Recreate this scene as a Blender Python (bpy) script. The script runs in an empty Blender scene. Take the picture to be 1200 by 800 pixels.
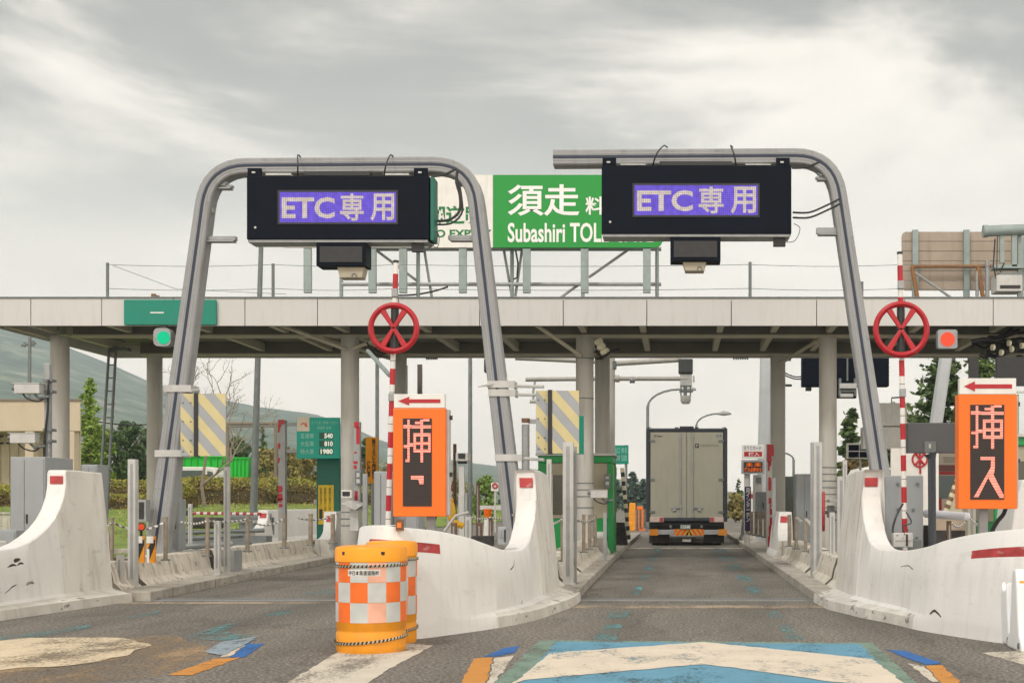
import bpy, bmesh, math, random
HAZE = 0.0003
EXPO = 0.08
SKYOFF = (17.7,3.2,6.1)
from mathutils import Vector, noise as mnoise
random.seed(7)
R = math.radians
K = 1500.0; CX = 796.0; CY = 590.0; H = 1.3
scene = bpy.context.scene
col = scene.collection

def P(px, py, Y): return Vector(((px-CX)*Y/K, Y, H-(py-CY)*Y/K))
def PX(px, Y): return (px-CX)*Y/K
def PZ(py, Y): return H-(py-CY)*Y/K
def G(px, py):
    Y = K*H/(py-CY); return ((px-CX)*Y/K, Y)

# ------------------------------------------------------------------ materials
MATS = {}
def M(name, c, rough=.6, metal=0., var=.12, scale=3., streak=0., spots=0., bump=0., joints=0., spotcol=(.05,.045,.04), fine=0.):
    if name in MATS: return MATS[name]
    m = bpy.data.materials.new(name); m.use_nodes = True
    nt = m.node_tree; N = nt.nodes; L = nt.links
    b = N['Principled BSDF']; b.inputs['Roughness'].default_value = rough; b.inputs['Metallic'].default_value = metal
    tc = N.new('ShaderNodeTexCoord')
    n = N.new('ShaderNodeTexNoise'); n.inputs['Scale'].default_value = scale; n.inputs['Detail'].default_value = 5
    L.new(tc.outputs['Object'], n.inputs['Vector'])
    r = N.new('ShaderNodeValToRGB')
    r.color_ramp.elements[0].position = .3; r.color_ramp.elements[1].position = .7
    r.color_ramp.elements[0].color = tuple(x*(1-var) for x in c)+(1,)
    r.color_ramp.elements[1].color = tuple(min(1, x*(1+var*.7)) for x in c)+(1,)
    L.new(n.outputs['Fac'], r.inputs['Fac']); out = r.outputs['Color']
    def mixin(vec_scale, nscale, lo, hi, amount, colr, detail=6):
        nonlocal out
        mp = N.new('ShaderNodeMapping'); mp.inputs['Scale'].default_value = vec_scale
        L.new(tc.outputs['Object'], mp.inputs['Vector'])
        q = N.new('ShaderNodeTexNoise'); q.inputs['Scale'].default_value = nscale; q.inputs['Detail'].default_value = detail
        L.new(mp.outputs['Vector'], q.inputs['Vector'])
        mr = N.new('ShaderNodeMapRange'); mr.inputs['From Min'].default_value = lo; mr.inputs['From Max'].default_value = hi
        mr.inputs['To Max'].default_value = amount
        L.new(q.outputs['Fac'], mr.inputs['Value'])
        mx = N.new('ShaderNodeMix'); mx.data_type = 'RGBA'
        L.new(mr.outputs['Result'], mx.inputs['Factor']); L.new(out, mx.inputs['A']); mx.inputs['B'].default_value = colr+(1,)
        out = mx.outputs['Result']
    if streak: mixin((1, 1, .12), 9, .52, .75, streak, (.16, .14, .10))
    if spots: mixin((1, 1, 2.2), 5, .62, .68, spots, spotcol, 9)
    if fine: mixin((1, 1, 1), 70, .5, .8, fine, tuple(x*.35 for x in c), 3)
    if joints:
        sx = N.new('ShaderNodeSeparateXYZ'); L.new(tc.outputs['Object'], sx.inputs[0])
        a = N.new('ShaderNodeMath'); a.operation = 'PINGPONG'; a.inputs[1].default_value = joints/2
        L.new(sx.outputs['Y'], a.inputs[0])
        g = N.new('ShaderNodeMath'); g.operation = 'LESS_THAN'; g.inputs[1].default_value = .012; L.new(a.outputs[0], g.inputs[0])
        mx = N.new('ShaderNodeMix'); mx.data_type = 'RGBA'
        L.new(g.outputs[0], mx.inputs['Factor']); L.new(out, mx.inputs['A']); mx.inputs['B'].default_value = (.05,.045,.04,1)
        out = mx.outputs['Result']
    L.new(out, b.inputs['Base Color'])
    rr = N.new('ShaderNodeMapRange'); rr.inputs['To Min'].default_value = max(.05, rough-.12); rr.inputs['To Max'].default_value = min(1, rough+.15)
    L.new(n.outputs['Fac'], rr.inputs['Value']); L.new(rr.outputs['Result'], b.inputs['Roughness'])
    if bump:
        q = N.new('ShaderNodeTexNoise'); q.inputs['Scale'].default_value = 45; q.inputs['Detail'].default_value = 6
        L.new(tc.outputs['Object'], q.inputs['Vector'])
        bp = N.new('ShaderNodeBump'); bp.inputs['Strength'].default_value = bump; bp.inputs['Distance'].default_value = .01
        L.new(q.outputs['Fac'], bp.inputs['Height']); L.new(bp.outputs['Normal'], b.inputs['Normal'])
    MATS[name] = m; return m

def dull(m, v=.2):
    m.node_tree.nodes['Principled BSDF'].inputs['Specular IOR Level'].default_value = v; return m
def EM(name, c, strength=1., grid=0., c2=None, rows=False):
    """light-giving surface; grid = LED pitch in metres, c2 = colour between the diodes"""
    if name in MATS: return MATS[name]
    m = bpy.data.materials.new(name); m.use_nodes = True
    nt = m.node_tree; N = nt.nodes; L = nt.links
    b = N['Principled BSDF']; b.inputs['Base Color'].default_value = tuple(x*.2 for x in c)+(1,)
    b.inputs['Emission Strength'].default_value = strength; b.inputs['Emission Color'].default_value = c+(1,)
    b.inputs['Specular IOR Level'].default_value = .1
    if grid:
        tc = N.new('ShaderNodeTexCoord'); sx = N.new('ShaderNodeSeparateXYZ'); L.new(tc.outputs['Object'], sx.inputs[0])
        def wav(o):
            a = N.new('ShaderNodeMath'); a.operation = 'PINGPONG'; a.inputs[1].default_value = grid/2; L.new(sx.outputs[o], a.inputs[0])
            g = N.new('ShaderNodeMapRange'); g.inputs['From Min'].default_value = grid*.08; g.inputs['From Max'].default_value = grid*.2
            L.new(a.outputs[0], g.inputs['Value']); return g.outputs['Result']
        f = wav('Z')
        if not rows:
            mu = N.new('ShaderNodeMath'); mu.operation = 'MULTIPLY'; L.new(f, mu.inputs[0]); L.new(wav('X'), mu.inputs[1]); f = mu.outputs[0]
        nn = N.new('ShaderNodeTexNoise'); nn.inputs['Scale'].default_value = 14; L.new(tc.outputs['Object'], nn.inputs['Vector'])
        mr = N.new('ShaderNodeMapRange'); mr.inputs['To Min'].default_value = .55; mr.inputs['To Max'].default_value = 1.35; L.new(nn.outputs['Fac'], mr.inputs['Value'])
        mu = N.new('ShaderNodeMath'); mu.operation = 'MULTIPLY'; L.new(mr.outputs['Result'], mu.inputs[0]); mu.inputs[1].default_value = strength
        L.new(mu.outputs[0], b.inputs['Emission Strength'])
        mx = N.new('ShaderNodeMix'); mx.data_type = 'RGBA'
        L.new(f, mx.inputs['Factor']); mx.inputs['A'].default_value = (c2 or tuple(x*.3 for x in c))+(1,); mx.inputs['B'].default_value = c+(1,)
        L.new(mx.outputs['Result'], b.inputs['Emission Color'])
    MATS[name] = m; return m

def worn_paint(name, c, wear=.5, scale=6.):
    """thin road paint: worn through to the asphalt (alpha) by noise, more so towards its own edge ('inner' attribute)"""
    if name in MATS: return MATS[name]
    m = bpy.data.materials.new(name); m.use_nodes = True
    nt = m.node_tree; N = nt.nodes; L = nt.links; b = N['Principled BSDF']; b.inputs['Roughness'].default_value = .8
    g = N.new('ShaderNodeNewGeometry')
    def nz(s, d, stretch=(1,1,1)):
        mp = N.new('ShaderNodeMapping'); mp.inputs['Scale'].default_value = stretch; L.new(g.outputs['Position'], mp.inputs['Vector'])
        q = N.new('ShaderNodeTexNoise'); q.inputs['Scale'].default_value = s; q.inputs['Detail'].default_value = d; q.inputs['Roughness'].default_value = .7
        L.new(mp.outputs['Vector'], q.inputs['Vector']); return q.outputs['Fac']
    def mth(op, a, b_, c_=0):
        q = N.new('ShaderNodeMath'); q.operation = op
        for i, v in enumerate((a, b_, c_)):
            if isinstance(v, (int, float)): q.inputs[i].default_value = v
            else: L.new(v, q.inputs[i])
        return q.outputs[0]
    at = N.new('ShaderNodeAttribute'); at.attribute_name = 'inner'
    a = nz(scale*.5, 8, (1, .5, 1)); f = nz(34, 6)
    v = mth('MULTIPLY_ADD', f, .55, mth('MULTIPLY', a, .75)); v = mth('SUBTRACT', v, mth('MULTIPLY', at.outputs['Fac'], .16))
    mr = N.new('ShaderNodeMapRange'); t = .86-wear*.36; mr.inputs['From Min'].default_value = t-.06; mr.inputs['From Max'].default_value = t+.06
    mr.inputs['To Min'].default_value = .96; mr.inputs['To Max'].default_value = .08
    L.new(v, mr.inputs['Value']); L.new(mr.outputs['Result'], b.inputs['Alpha'])
    v2 = N.new('ShaderNodeMapRange'); v2.inputs['From Min'].default_value = .3; v2.inputs['From Max'].default_value = .7; v2.inputs['To Min'].default_value = .78; v2.inputs['To Max'].default_value = 1.1; L.new(mth('MULTIPLY_ADD', nz(2.2, 6), .6, mth('MULTIPLY', f, .4)), v2.inputs['Value'])
    vc = N.new('ShaderNodeVectorMath'); vc.operation = 'SCALE'; vc.inputs[0].default_value = c; L.new(v2.outputs['Result'], vc.inputs['Scale'])
    L.new(vc.outputs[0], b.inputs['Base Color'])
    bp = N.new('ShaderNodeBump'); bp.inputs['Strength'].default_value = .6; bp.inputs['Distance'].default_value = .008; L.new(nz(60, 4), bp.inputs['Height']); L.new(bp.outputs['Normal'], b.inputs['Normal'])
    MATS[name] = m; return m

def asphalt():
    m = bpy.data.materials.new('asphalt'); m.use_nodes = True
    nt = m.node_tree; N = nt.nodes; L = nt.links; b = N['Principled BSDF']
    g = N.new('ShaderNodeNewGeometry')
    def nz(s, d, stretch=(1,1,1)):
        mp = N.new('ShaderNodeMapping'); mp.inputs['Scale'].default_value = stretch; L.new(g.outputs['Position'], mp.inputs['Vector'])
        q = N.new('ShaderNodeTexNoise'); q.inputs['Scale'].default_value = s; q.inputs['Detail'].default_value = d; q.inputs['Roughness'].default_value = .6
        L.new(mp.outputs['Vector'], q.inputs['Vector']); return q.outputs['Fac']
    r1 = N.new('ShaderNodeValToRGB'); e = r1.color_ramp.elements
    e[0].position = .32; e[0].color = (.046,.042,.037,1); e[1].position = .68; e[1].color = (.36,.335,.295,1)
    x = r1.color_ramp.elements.new(.5); x.color = (.165,.149,.125,1)
    L.new(nz(32, 5), r1.inputs['Fac'])
    r2 = N.new('ShaderNodeMapRange'); r2.inputs['From Min'].default_value = .3; r2.inputs['From Max'].default_value = .7
    r2.inputs['To Min'].default_value = .68; r2.inputs['To Max'].default_value = 1.25
    L.new(nz(1.1, 6, (1, .22, 1)), r2.inputs['Value'])
    sc = N.new('ShaderNodeVectorMath'); sc.operation = 'SCALE'; L.new(r1.outputs['Color'], sc.inputs[0]); L.new(r2.outputs['Result'], sc.inputs['Scale'])
    # brown dust patches
    mr = N.new('ShaderNodeMapRange'); mr.inputs['From Min'].default_value = .52; mr.inputs['From Max'].default_value = .75; mr.inputs['To Max'].default_value = .4
    L.new(nz(.5, 5), mr.inputs['Value'])
    mx = N.new('ShaderNodeMix'); mx.data_type = 'RGBA'; L.new(mr.outputs['Result'], mx.inputs['Factor']); L.new(sc.outputs[0], mx.inputs['A']); mx.inputs['B'].default_value = (.19,.165,.125,1)
    out = mx.outputs['Result']
    # drip stains of teal line paint
    vo = N.new('ShaderNodeTexVoronoi'); vo.feature = 'DISTANCE_TO_EDGE'; vo.inputs['Scale'].default_value = .28
    mp = N.new('ShaderNodeMapping'); mp.inputs['Scale'].default_value = (1, .6, 1)
    ds = N.new('ShaderNodeVectorMath'); ds.operation = 'ADD'; L.new(g.outputs['Position'], mp.inputs['Vector'])
    q = N.new('ShaderNodeTexNoise'); q.inputs['Scale'].default_value = 1.5; L.new(g.outputs['Position'], q.inputs['Vector'])
    L.new(mp.outputs['Vector'], ds.inputs[0]); L.new(q.outputs['Color'], ds.inputs[1]); L.new(ds.outputs[0], vo.inputs['Vector'])
    lt = N.new('ShaderNodeMapRange'); lt.inputs['From Min'].default_value = .012; lt.inputs['From Max'].default_value = .004; lt.inputs['To Max'].default_value = .3
    L.new(vo.outputs['Distance'], lt.inputs['Value'])
    m2 = N.new('ShaderNodeMix'); m2.data_type = 'RGBA'; L.new(lt.outputs['Result'], m2.inputs['Factor']); L.new(out, m2.inputs['A']); m2.inputs['B'].default_value = (.04,.038,.035,1)
    # tyre-darkened wheel paths of the two lanes, broken up by noise
    sx = N.new('ShaderNodeSeparateXYZ'); L.new(g.outputs['Position'], sx.inputs[0])
    def mm(op, a, b_):
        q_ = N.new('ShaderNodeMath'); q_.operation = op
        for i, v in enumerate((a, b_)):
            if isinstance(v, (int, float)): q_.inputs[i].default_value = v
            elif v is not None: L.new(v, q_.inputs[i])
        return q_.outputs[0]
    def track(cx):
        d = mm('ABSOLUTE', mm('SUBTRACT', mm('ABSOLUTE', mm('SUBTRACT', sx.outputs['X'], cx), 0), .82), 0)
        r_ = N.new('ShaderNodeMapRange'); r_.interpolation_type = 'SMOOTHSTEP'; r_.inputs['From Min'].default_value = .42; r_.inputs['From Max'].default_value = .08; r_.inputs['To Max'].default_value = 1
        L.new(d, r_.inputs['Value']); return r_.outputs['Result']
    tr = mm('MULTIPLY', mm('MAXIMUM', track(.22), track(-5.5)), nz(.9, 5, (1, .15, 1)))
    oil = N.new('ShaderNodeMapRange'); oil.inputs['From Min'].default_value = .62; oil.inputs['From Max'].default_value = .72; oil.inputs['To Max'].default_value = .45
    L.new(nz(1.7, 6), oil.inputs['Value'])
    dk = mm('MAXIMUM', mm('MULTIPLY', tr, .45), oil.outputs['Result'])
    m3 = N.new('ShaderNodeMix'); m3.data_type = 'RGBA'; L.new(dk, m3.inputs['Factor']); L.new(m2.outputs['Result'], m3.inputs['A']); m3.inputs['B'].default_value = (.05,.047,.043,1)
    L.new(m3.outputs['Result'], b.inputs['Base Color']); b.inputs['Roughness'].default_value = .85
    bp = N.new('ShaderNodeBump'); bp.inputs['Strength'].default_value = .8; bp.inputs['Distance'].default_value = .012
    L.new(nz(60, 4), bp.inputs['Height']); L.new(bp.outputs['Normal'], b.inputs['Normal'])
    return m

def leaf_mat(name, c, c2):
    if name in MATS: return MATS[name]
    m = bpy.data.materials.new(name); m.use_nodes = True
    nt = m.node_tree; N = nt.nodes; L = nt.links; b = N['Principled BSDF']; b.inputs['Roughness'].default_value = .7
    g = N.new('ShaderNodeNewGeometry'); q = N.new('ShaderNodeTexNoise'); q.inputs['Scale'].default_value = 1.3; q.inputs['Detail'].default_value = 4
    L.new(g.outputs['Position'], q.inputs['Vector'])
    mx = N.new('ShaderNodeMix'); mx.data_type = 'RGBA'; mx.inputs['A'].default_value = c+(1,); mx.inputs['B'].default_value = c2+(1,)
    mr = N.new('ShaderNodeMapRange'); mr.inputs['From Min'].default_value = .35; mr.inputs['From Max'].default_value = .65; L.new(q.outputs['Fac'], mr.inputs['Value'])
    L.new(mr.outputs['Result'], mx.inputs['Factor'])
    rs = N.new('ShaderNodeMapRange'); rs.inputs['To Min'].default_value = .6; rs.inputs['To Max'].default_value = 1.4; L.new(g.outputs['Random Per Island'], rs.inputs['Value'])
    sc = N.new('ShaderNodeVectorMath'); sc.operation = 'SCALE'; L.new(mx.outputs['Result'], sc.inputs[0]); L.new(rs.outputs['Result'], sc.inputs['Scale'])
    L.new(sc.outputs[0], b.inputs['Base Color'])
    MATS[name] = m; return m

# ------------------------------------------------------------------ mesh building
class MB:
    def __init__(s): s.v = []; s.f = []; s.m = []; s.sm = []
    def add(s, vs, fs, mi=0, smooth=False):
        o = len(s.v); s.v += [Vector(x) for x in vs]
        for f in fs: s.f.append([i+o for i in f]); s.m.append(mi); s.sm.append(smooth)
        return s
    def box(s, x0, x1, y0, y1, z0, z1, mi=0):
        if x0 > x1: x0, x1 = x1, x0
        if z0 > z1: z0, z1 = z1, z0
        vs = [(x0,y0,z0),(x1,y0,z0),(x1,y1,z0),(x0,y1,z0),(x0,y0,z1),(x1,y0,z1),(x1,y1,z1),(x0,y1,z1)]
        return s.add(vs, [(0,3,2,1),(4,5,6,7),(0,1,5,4),(1,2,6,5),(2,3,7,6),(3,0,4,7)], mi)
    def pb(s, px0, px1, py0, py1, Y, d=.1, mi=0):       # box whose front face is at depth Y, size measured there
        return s.box(PX(px0,Y), PX(px1,Y), Y, Y+d, PZ(py1,Y), PZ(py0,Y), mi)
    def prism(s, poly, y0, y1, mi=0):                    # poly: (x,z) list, counter-clockwise seen from -Y
        n = len(poly)
        vs = [(x,y0,z) for x,z in poly]+[(x,y1,z) for x,z in poly]
        return s.add(vs, [list(range(n)), list(range(2*n-1, n-1, -1))]+[(i, i+n, (i+1)%n+n, (i+1)%n) for i in range(n)], mi)
    def slab(s, poly, z0, z1, mi=0):                     # poly: (x,y) list, counter-clockwise from above
        n = len(poly)
        vs = [(x,y,z0) for x,y in poly]+[(x,y,z1) for x,y in poly]
        return s.add(vs, [list(range(n-1,-1,-1)), list(range(n, 2*n))]+[(i, (i+1)%n, (i+1)%n+n, i+n) for i in range(n)], mi)
    def sheet(s, poly, z, mi=0):
        return s.add([(x,y,z) for x,y in poly], [list(range(len(poly)))], mi)
    def tube(s, pts, r, n=8, mi=0, caps=True):
        pts = [Vector(p) for p in pts]; rs = r if isinstance(r, (list, tuple)) else [r]*len(pts)
        vs = []; fs = []
        ref = None
        for i, p in enumerate(pts):
            t = (pts[min(i+1, len(pts)-1)]-pts[max(i-1, 0)]).normalized()
            if ref is None: ref = t.orthogonal().normalized()
            else:
                ref = ref-t*ref.dot(t); ref = ref.normalized() if ref.length > 1e-5 else t.orthogonal().normalized()
            b = t.cross(ref)
            for k in range(n):
                a = 2*math.pi*k/n; vs.append(p+(ref*math.cos(a)+b*math.sin(a))*rs[i])
        for i in range(len(pts)-1):
            for k in range(n):
                fs.append((i*n+k, i*n+(k+1)%n, (i+1)*n+(k+1)%n, (i+1)*n+k))
        s.add(vs, fs, mi, True)
        if caps: s.add(vs[:n][::-1], [range(n)], mi); s.add(vs[-n:], [range(n)], mi)
        return s
    def lathe(s, c, prof, n=32, mi=0, arc=None):         # prof: (r,z) bottom to top around vertical axis through c
        vs = []; fs = []
        for r, z in prof:
            for k in range(n): a = 2*math.pi*k/n; vs.append((c[0]+r*math.cos(a), c[1]+r*math.sin(a), c[2]+z))
        for i in range(len(prof)-1):
            for k in range(n):
                mm = mi(i, k) if callable(mi) else mi
                s.f.append([x+len(s.v) for x in (i*n+k, i*n+(k+1)%n, (i+1)*n+(k+1)%n, (i+1)*n+k)]); s.m.append(mm); s.sm.append(True)
        s.v += [Vector(x) for x in vs]
        return s
    def ring(s, c, R0, r, n=40, k=8, mi=0):              # torus in the XZ plane
        vs = []; fs = []
        for i in range(n):
            a = 2*math.pi*i/n
            for j in range(k):
                b = 2*math.pi*j/k; q = R0+r*math.cos(b)
                vs.append((c[0]+q*math.cos(a), c[1]+r*math.sin(b)*.8, c[2]+q*math.sin(a)))
        for i in range(n):
            for j in range(k): fs.append((i*k+j, i*k+(j+1)%k, ((i+1)%n)*k+(j+1)%k, ((i+1)%n)*k+j))
        return s.add(vs, fs, mi, True)
    def disc(s, c, r, y0, y1, n=28, mi=0):
        return s.prism([(c[0]+r*math.cos(2*math.pi*i/n), c[1]+r*math.sin(2*math.pi*i/n)) for i in range(n)], y0, y1, mi)
    def sweep(s, pts, ws, y0, y1, mi=0, ch=.05):         # rectangular chamfered profile along a path in the XZ plane
        vs = []; fs = []; n = len(pts)
        for i in range(n):
            a = Vector(pts[max(i-1,0)]); b = Vector(pts[min(i+1,n-1)]); t = (b-a).normalized(); nn = Vector((-t.y, t.x))
            w = ws[i]/2; c = ch
            for u, y in ((-w+c,y0),(w-c,y0),(w,y0+c),(w,y1-c),(w-c,y1),(-w+c,y1),(-w,y1-c),(-w,y0+c)):
                vs.append((pts[i][0]+nn.x*u, y, pts[i][1]+nn.y*u))
        for i in range(n-1):
            for k in range(8): fs.append((i*8+k, i*8+(k+1)%8, (i+1)*8+(k+1)%8, (i+1)*8+k))
        fs += [tuple(range(8)), tuple(range(n*8-1, n*8-9, -1))]
        return s.add(vs, fs, mi)
    def build(s, name, mats, parent=None, bevel=0., label=None, cat=None, group=None, kind=None, base=None):
        if not isinstance(mats, (list, tuple)): mats = [mats]
        if parent is not None: o0 = wloc(parent)
        elif base is not None: o0 = Vector(base)
        else:
            xs = [v.x for v in s.v]; ys = [v.y for v in s.v]; zs = [v.z for v in s.v]
            o0 = Vector(((min(xs)+max(xs))/2, (min(ys)+max(ys))/2, min(zs)))
            if kind == 'structure': o0 = Vector((0,0,0))
        me = bpy.data.meshes.new(name)
        me.from_pydata([tuple(v-o0) for v in s.v], [], [list(f) for f in s.f])
        for m in mats: me.materials.append(m)
        me.polygons.foreach_set('material_index', s.m)
        me.polygons.foreach_set('use_smooth', s.sm)
        me.update()
        if any(s.sm) and not getattr(s, 'keep', False): me.set_sharp_from_angle(angle=R(38))
        if len(s.f) < 4000:
            bm = bmesh.new(); bm.from_mesh(me); bmesh.ops.recalc_face_normals(bm, faces=bm.faces) if not getattr(s, 'keep', False) else None
            bm.to_mesh(me); bm.free()
        o = bpy.data.objects.new(name, me); col.objects.link(o)
        if parent is not None: o.parent = parent; o['_o'] = 1; WL[o.name] = o0
        else: o.location = o0; WL[o.name] = o0
        if '_o' in o: del o['_o']
        if bevel:
            bv = o.modifiers.new('bevel', 'BEVEL'); bv.width = bevel; bv.segments = 2; bv.limit_method = 'ANGLE'; bv.angle_limit = R(40); bv.harden_normals = False
        if label: o['label'] = label
        if cat: o['category'] = cat
        if group: o['group'] = group
        if kind: o['kind'] = kind
        return o
WL = {}
def wloc(o): return WL[o.name]
def thing(name, label, cat, loc, group=None):
    o = bpy.data.objects.new(name, None); col.objects.link(o); o.location = loc; o.empty_display_size = .3
    o['label'] = label; o['category'] = cat
    if group: o['group'] = group
    WL[o.name] = Vector(loc); return o
def one(name, label, cat, mb, mats, group=None, bevel=0.): return mb.build(name, mats, None, bevel, label, cat, group)

def text(s, x0, x1, z0, z1, y, mat, parent, name='lettering', bold=.0, line=1., flip=False):
    cu = bpy.data.curves.new('txt', 'FONT'); cu.body = s; cu.align_x = 'CENTER'; cu.offset = bold; cu.space_line = line; cu.resolution_u = 3
    o = bpy.data.objects.new('txt', cu); col.objects.link(o)
    dg = bpy.context.evaluated_depsgraph_get(); dg.update()
    me = bpy.data.meshes.new_from_object(o.evaluated_get(dg))
    bpy.data.objects.remove(o); bpy.data.curves.remove(cu)
    if not len(me.vertices): return None
    xs = [v.co.x for v in me.vertices]; ys = [v.co.y for v in me.vertices]
    ax, bx, ay, by = min(xs), max(xs), min(ys), max(ys)
    pl = wloc(parent)
    for v in me.vertices:
        u = (v.co.x-ax)/(bx-ax); w = (v.co.y-ay)/(by-ay)
        v.co = Vector((x0+(x1-x0)*u, y, z0+(z1-z0)*w))-pl
    me.materials.clear(); me.materials.append(mat); me.name = name
    for p in me.polygons: p.material_index = 0
    ob = bpy.data.objects.new(name, me); col.objects.link(ob); ob.parent = parent; WL[ob.name] = pl
    return ob
def ptext(s, px0, px1, py0, py1, Y, mat, parent, **k):
    return text(s, PX(px0,Y), PX(px1,Y), PZ(py1,Y), PZ(py0,Y), Y, mat, parent, **k)

def copy_tree(o, loc=None, label=None, parent=None):
    c = o.copy(); col.objects.link(c); WL[c.name] = Vector(loc) if loc is not None else WL[o.name]
    if parent is not None: c.parent = parent
    if loc is not None: c.location = loc
    if label: c['label'] = label
    for ch in list(o.children): copy_tree(ch, None, None, c)
    return c
def cat3(pts, n=6):
    out = []
    for i in range(len(pts)-1):
        p0 = Vector(pts[max(i-1,0)]); p1 = Vector(pts[i]); p2 = Vector(pts[i+1]); p3 = Vector(pts[min(i+2,len(pts)-1)])
        for k in range(n):
            t = k/n
            out.append(.5*((2*p1)+(p2-p0)*t+(2*p0-5*p1+4*p2-p3)*t*t+(3*p1-p0-3*p2+p3)*t**3))
    out.append(Vector(pts[-1])); return out
def sag(a, b, d, n=8):
    a = Vector(a); b = Vector(b); return [a.lerp(b, i/n)-Vector((0,0,d*4*(i/n)*(1-i/n))) for i in range(n+1)]

# palette
white_conc = M('white_painted_concrete', (.73,.722,.695), .75, 0, .05, 1.6, streak=.14, spots=.12, bump=.25, spotcol=(.3,.27,.22))
grey_conc = M('greyed_painted_concrete', (.66,.645,.60), .8, 0, .09, 2, streak=.35, spots=.15, bump=.3)
foot_conc = M('scuffed_foot_concrete', (.62,.6,.55), .85, 0, .2, 3, streak=.3, spots=.75, spotcol=(.12,.11,.1), bump=.4)
raw_conc = M('bare_concrete', (.5,.475,.42), .85, 0, .25, 4, streak=.7, spots=.55, bump=.5, joints=0)
kerb_conc = M('kerb_concrete', (.42,.39,.34), .9, 0, .3, 5, streak=.3, spots=.6, bump=.5, joints=2.0)
seg_conc = M('barrier_segment_concrete', (.66,.615,.53), .85, 0, .15, 4, streak=.75, spots=.5, bump=.4)
tar = M('tar_black', (.045,.042,.04), .8, 0, .5, 8)
steel = M('galvanised_steel', (.33,.345,.35), .5, .25, .12, 6, streak=.25, spots=.15)
steel_l = M('pale_grey_steel', (.52,.52,.5), .5, .1, .1, 6, streak=.25)
steel_d = M('dark_grey_steel', (.17,.19,.19), .5, .3, .2, 6)
green_steel = M('grey_green_steel', (.28,.34,.33), .5, .2, .15, 5, streak=.3)
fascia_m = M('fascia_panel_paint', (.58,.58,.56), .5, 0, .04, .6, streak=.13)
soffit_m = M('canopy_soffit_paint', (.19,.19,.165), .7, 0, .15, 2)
beam_m = M('cream_beam_paint', (.5,.475,.38), .6, 0, .1, 3)
column_m = M('column_paint', (.47,.46,.42), .55, 0, .08, 1.5, streak=.3)
red_paint = M('red_paint', (.44,.010,.02), .4, 0, .15, 8, spots=.1)
red_worn = M('faded_red_paint', (.42,.05,.05), .7, 0, .3, 9, spots=.5, spotcol=(.5,.4,.36))
white_paint = M('white_paint', (.75,.74,.7), .45, 0, .06, 5, streak=.15)
black = M('black_plastic', (.02,.021,.023), .45, 0, .3, 9)
navy = M('dark_navy_housing', (.004,.007,.014), .6, 0, .25, 3)
navy.node_tree.nodes['Principled BSDF'].inputs['Specular IOR Level'].default_value = .12
green_sign = M('green_sign_sheet', (.0,.27,.03), .4, 0, .05, 2)
teal = M('teal_sign_paint', (.0,.22,.15), .5, 0, .06, 3)
dgreen = M('deep_green_paint', (.0,.13,.09), .45, 0, .08, 3)
bgreen = M('bright_green_paint', (.005,.27,.06), .4, 0, .08, 3)
orange = M('orange_sign_paint', (.9,.16,.003), .4, 0, .05, 3)
amber = M('amber_plastic', (.8,.31,.012), .5, 0, .14, 5, streak=.15, spots=.3, spotcol=(.35,.2,.06))
yellow = M('yellow_sheet', (.72,.5,.02), .5, 0, .08, 5)
pale_yellow = M('faded_yellow_sheet', (.60,.52,.27), .5, 0, .08, 3)
stripe_grey = M('faded_grey_stripe', (.34,.36,.38), .5, 0, .08, 3)
rust = M('rusty_brown_steel', (.2,.12,.075), .8, .1, .4, 14)
chain_m = M('chain_white_plastic', (.75,.74,.7), .5)
glass_d = M('dark_window_glass', (.03,.035,.035), .1, 0, .1, 1)
beige_wall = M('beige_building_wall', (.55,.46,.35), .8, 0, .06, 1, streak=.15)
cabinet_m = M('grey_cabinet_paint', (.31,.33,.34), .5, 0, .08, 2, streak=.2)
cream_m = M('cream_truck_panel', (.32,.315,.25), .35, 0, .05, 1.5, streak=.2)
# ------------------------------------------------------------------ setting
asph = asphalt()
g = MB(); g.sheet([(-900,-60),(900,-60),(900,900),(-900,900)], -.012)
g.build('ground', M('far_ground_soil', (.13,.13,.075), .9, 0, .3, .05), kind='structure')
MB().sheet([(-19,-25),(60,-25),(60,230),(-19,230)], 0).build('road', asph, kind='structure')
# raised grass bank, left of the lanes
g = MB(); g.keep = True
nx, ny = 60, 40
def bank_z(x, y):
    ed = min(1, max(0, (-13.5-x+(y-45)*.0)/3.5)); t = min(1, max(0, (y-42)/22)); t = t*t*(3-2*t)
    return .03+ed*t*1.2+ed*.06*mnoise.noise(Vector((x*.3, y*.2, 0)))
for j in range(ny+1):
    for i in range(nx+1):
        x = -13.2-(i/nx)**1.6*90; y = 30+(j/ny)**1.3*110; g.v.append(Vector((x, y, bank_z(x, y))))
for j in range(ny):
    for i in range(nx):
        a = j*(nx+1)+i; g.f.append([a, a+nx+1, a+nx+2, a+1]); g.m.append(0); g.sm.append(True)
grass_m = M('spring_grass', (.17,.25,.03), .9, 0, .5, .9, spots=.7, spotcol=(.42,.33,.15), bump=.6, fine=.5)
g.build('grass', grass_m, kind='stuff')['label'] = 'green and straw grass on the bank left of the toll lanes'
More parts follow.
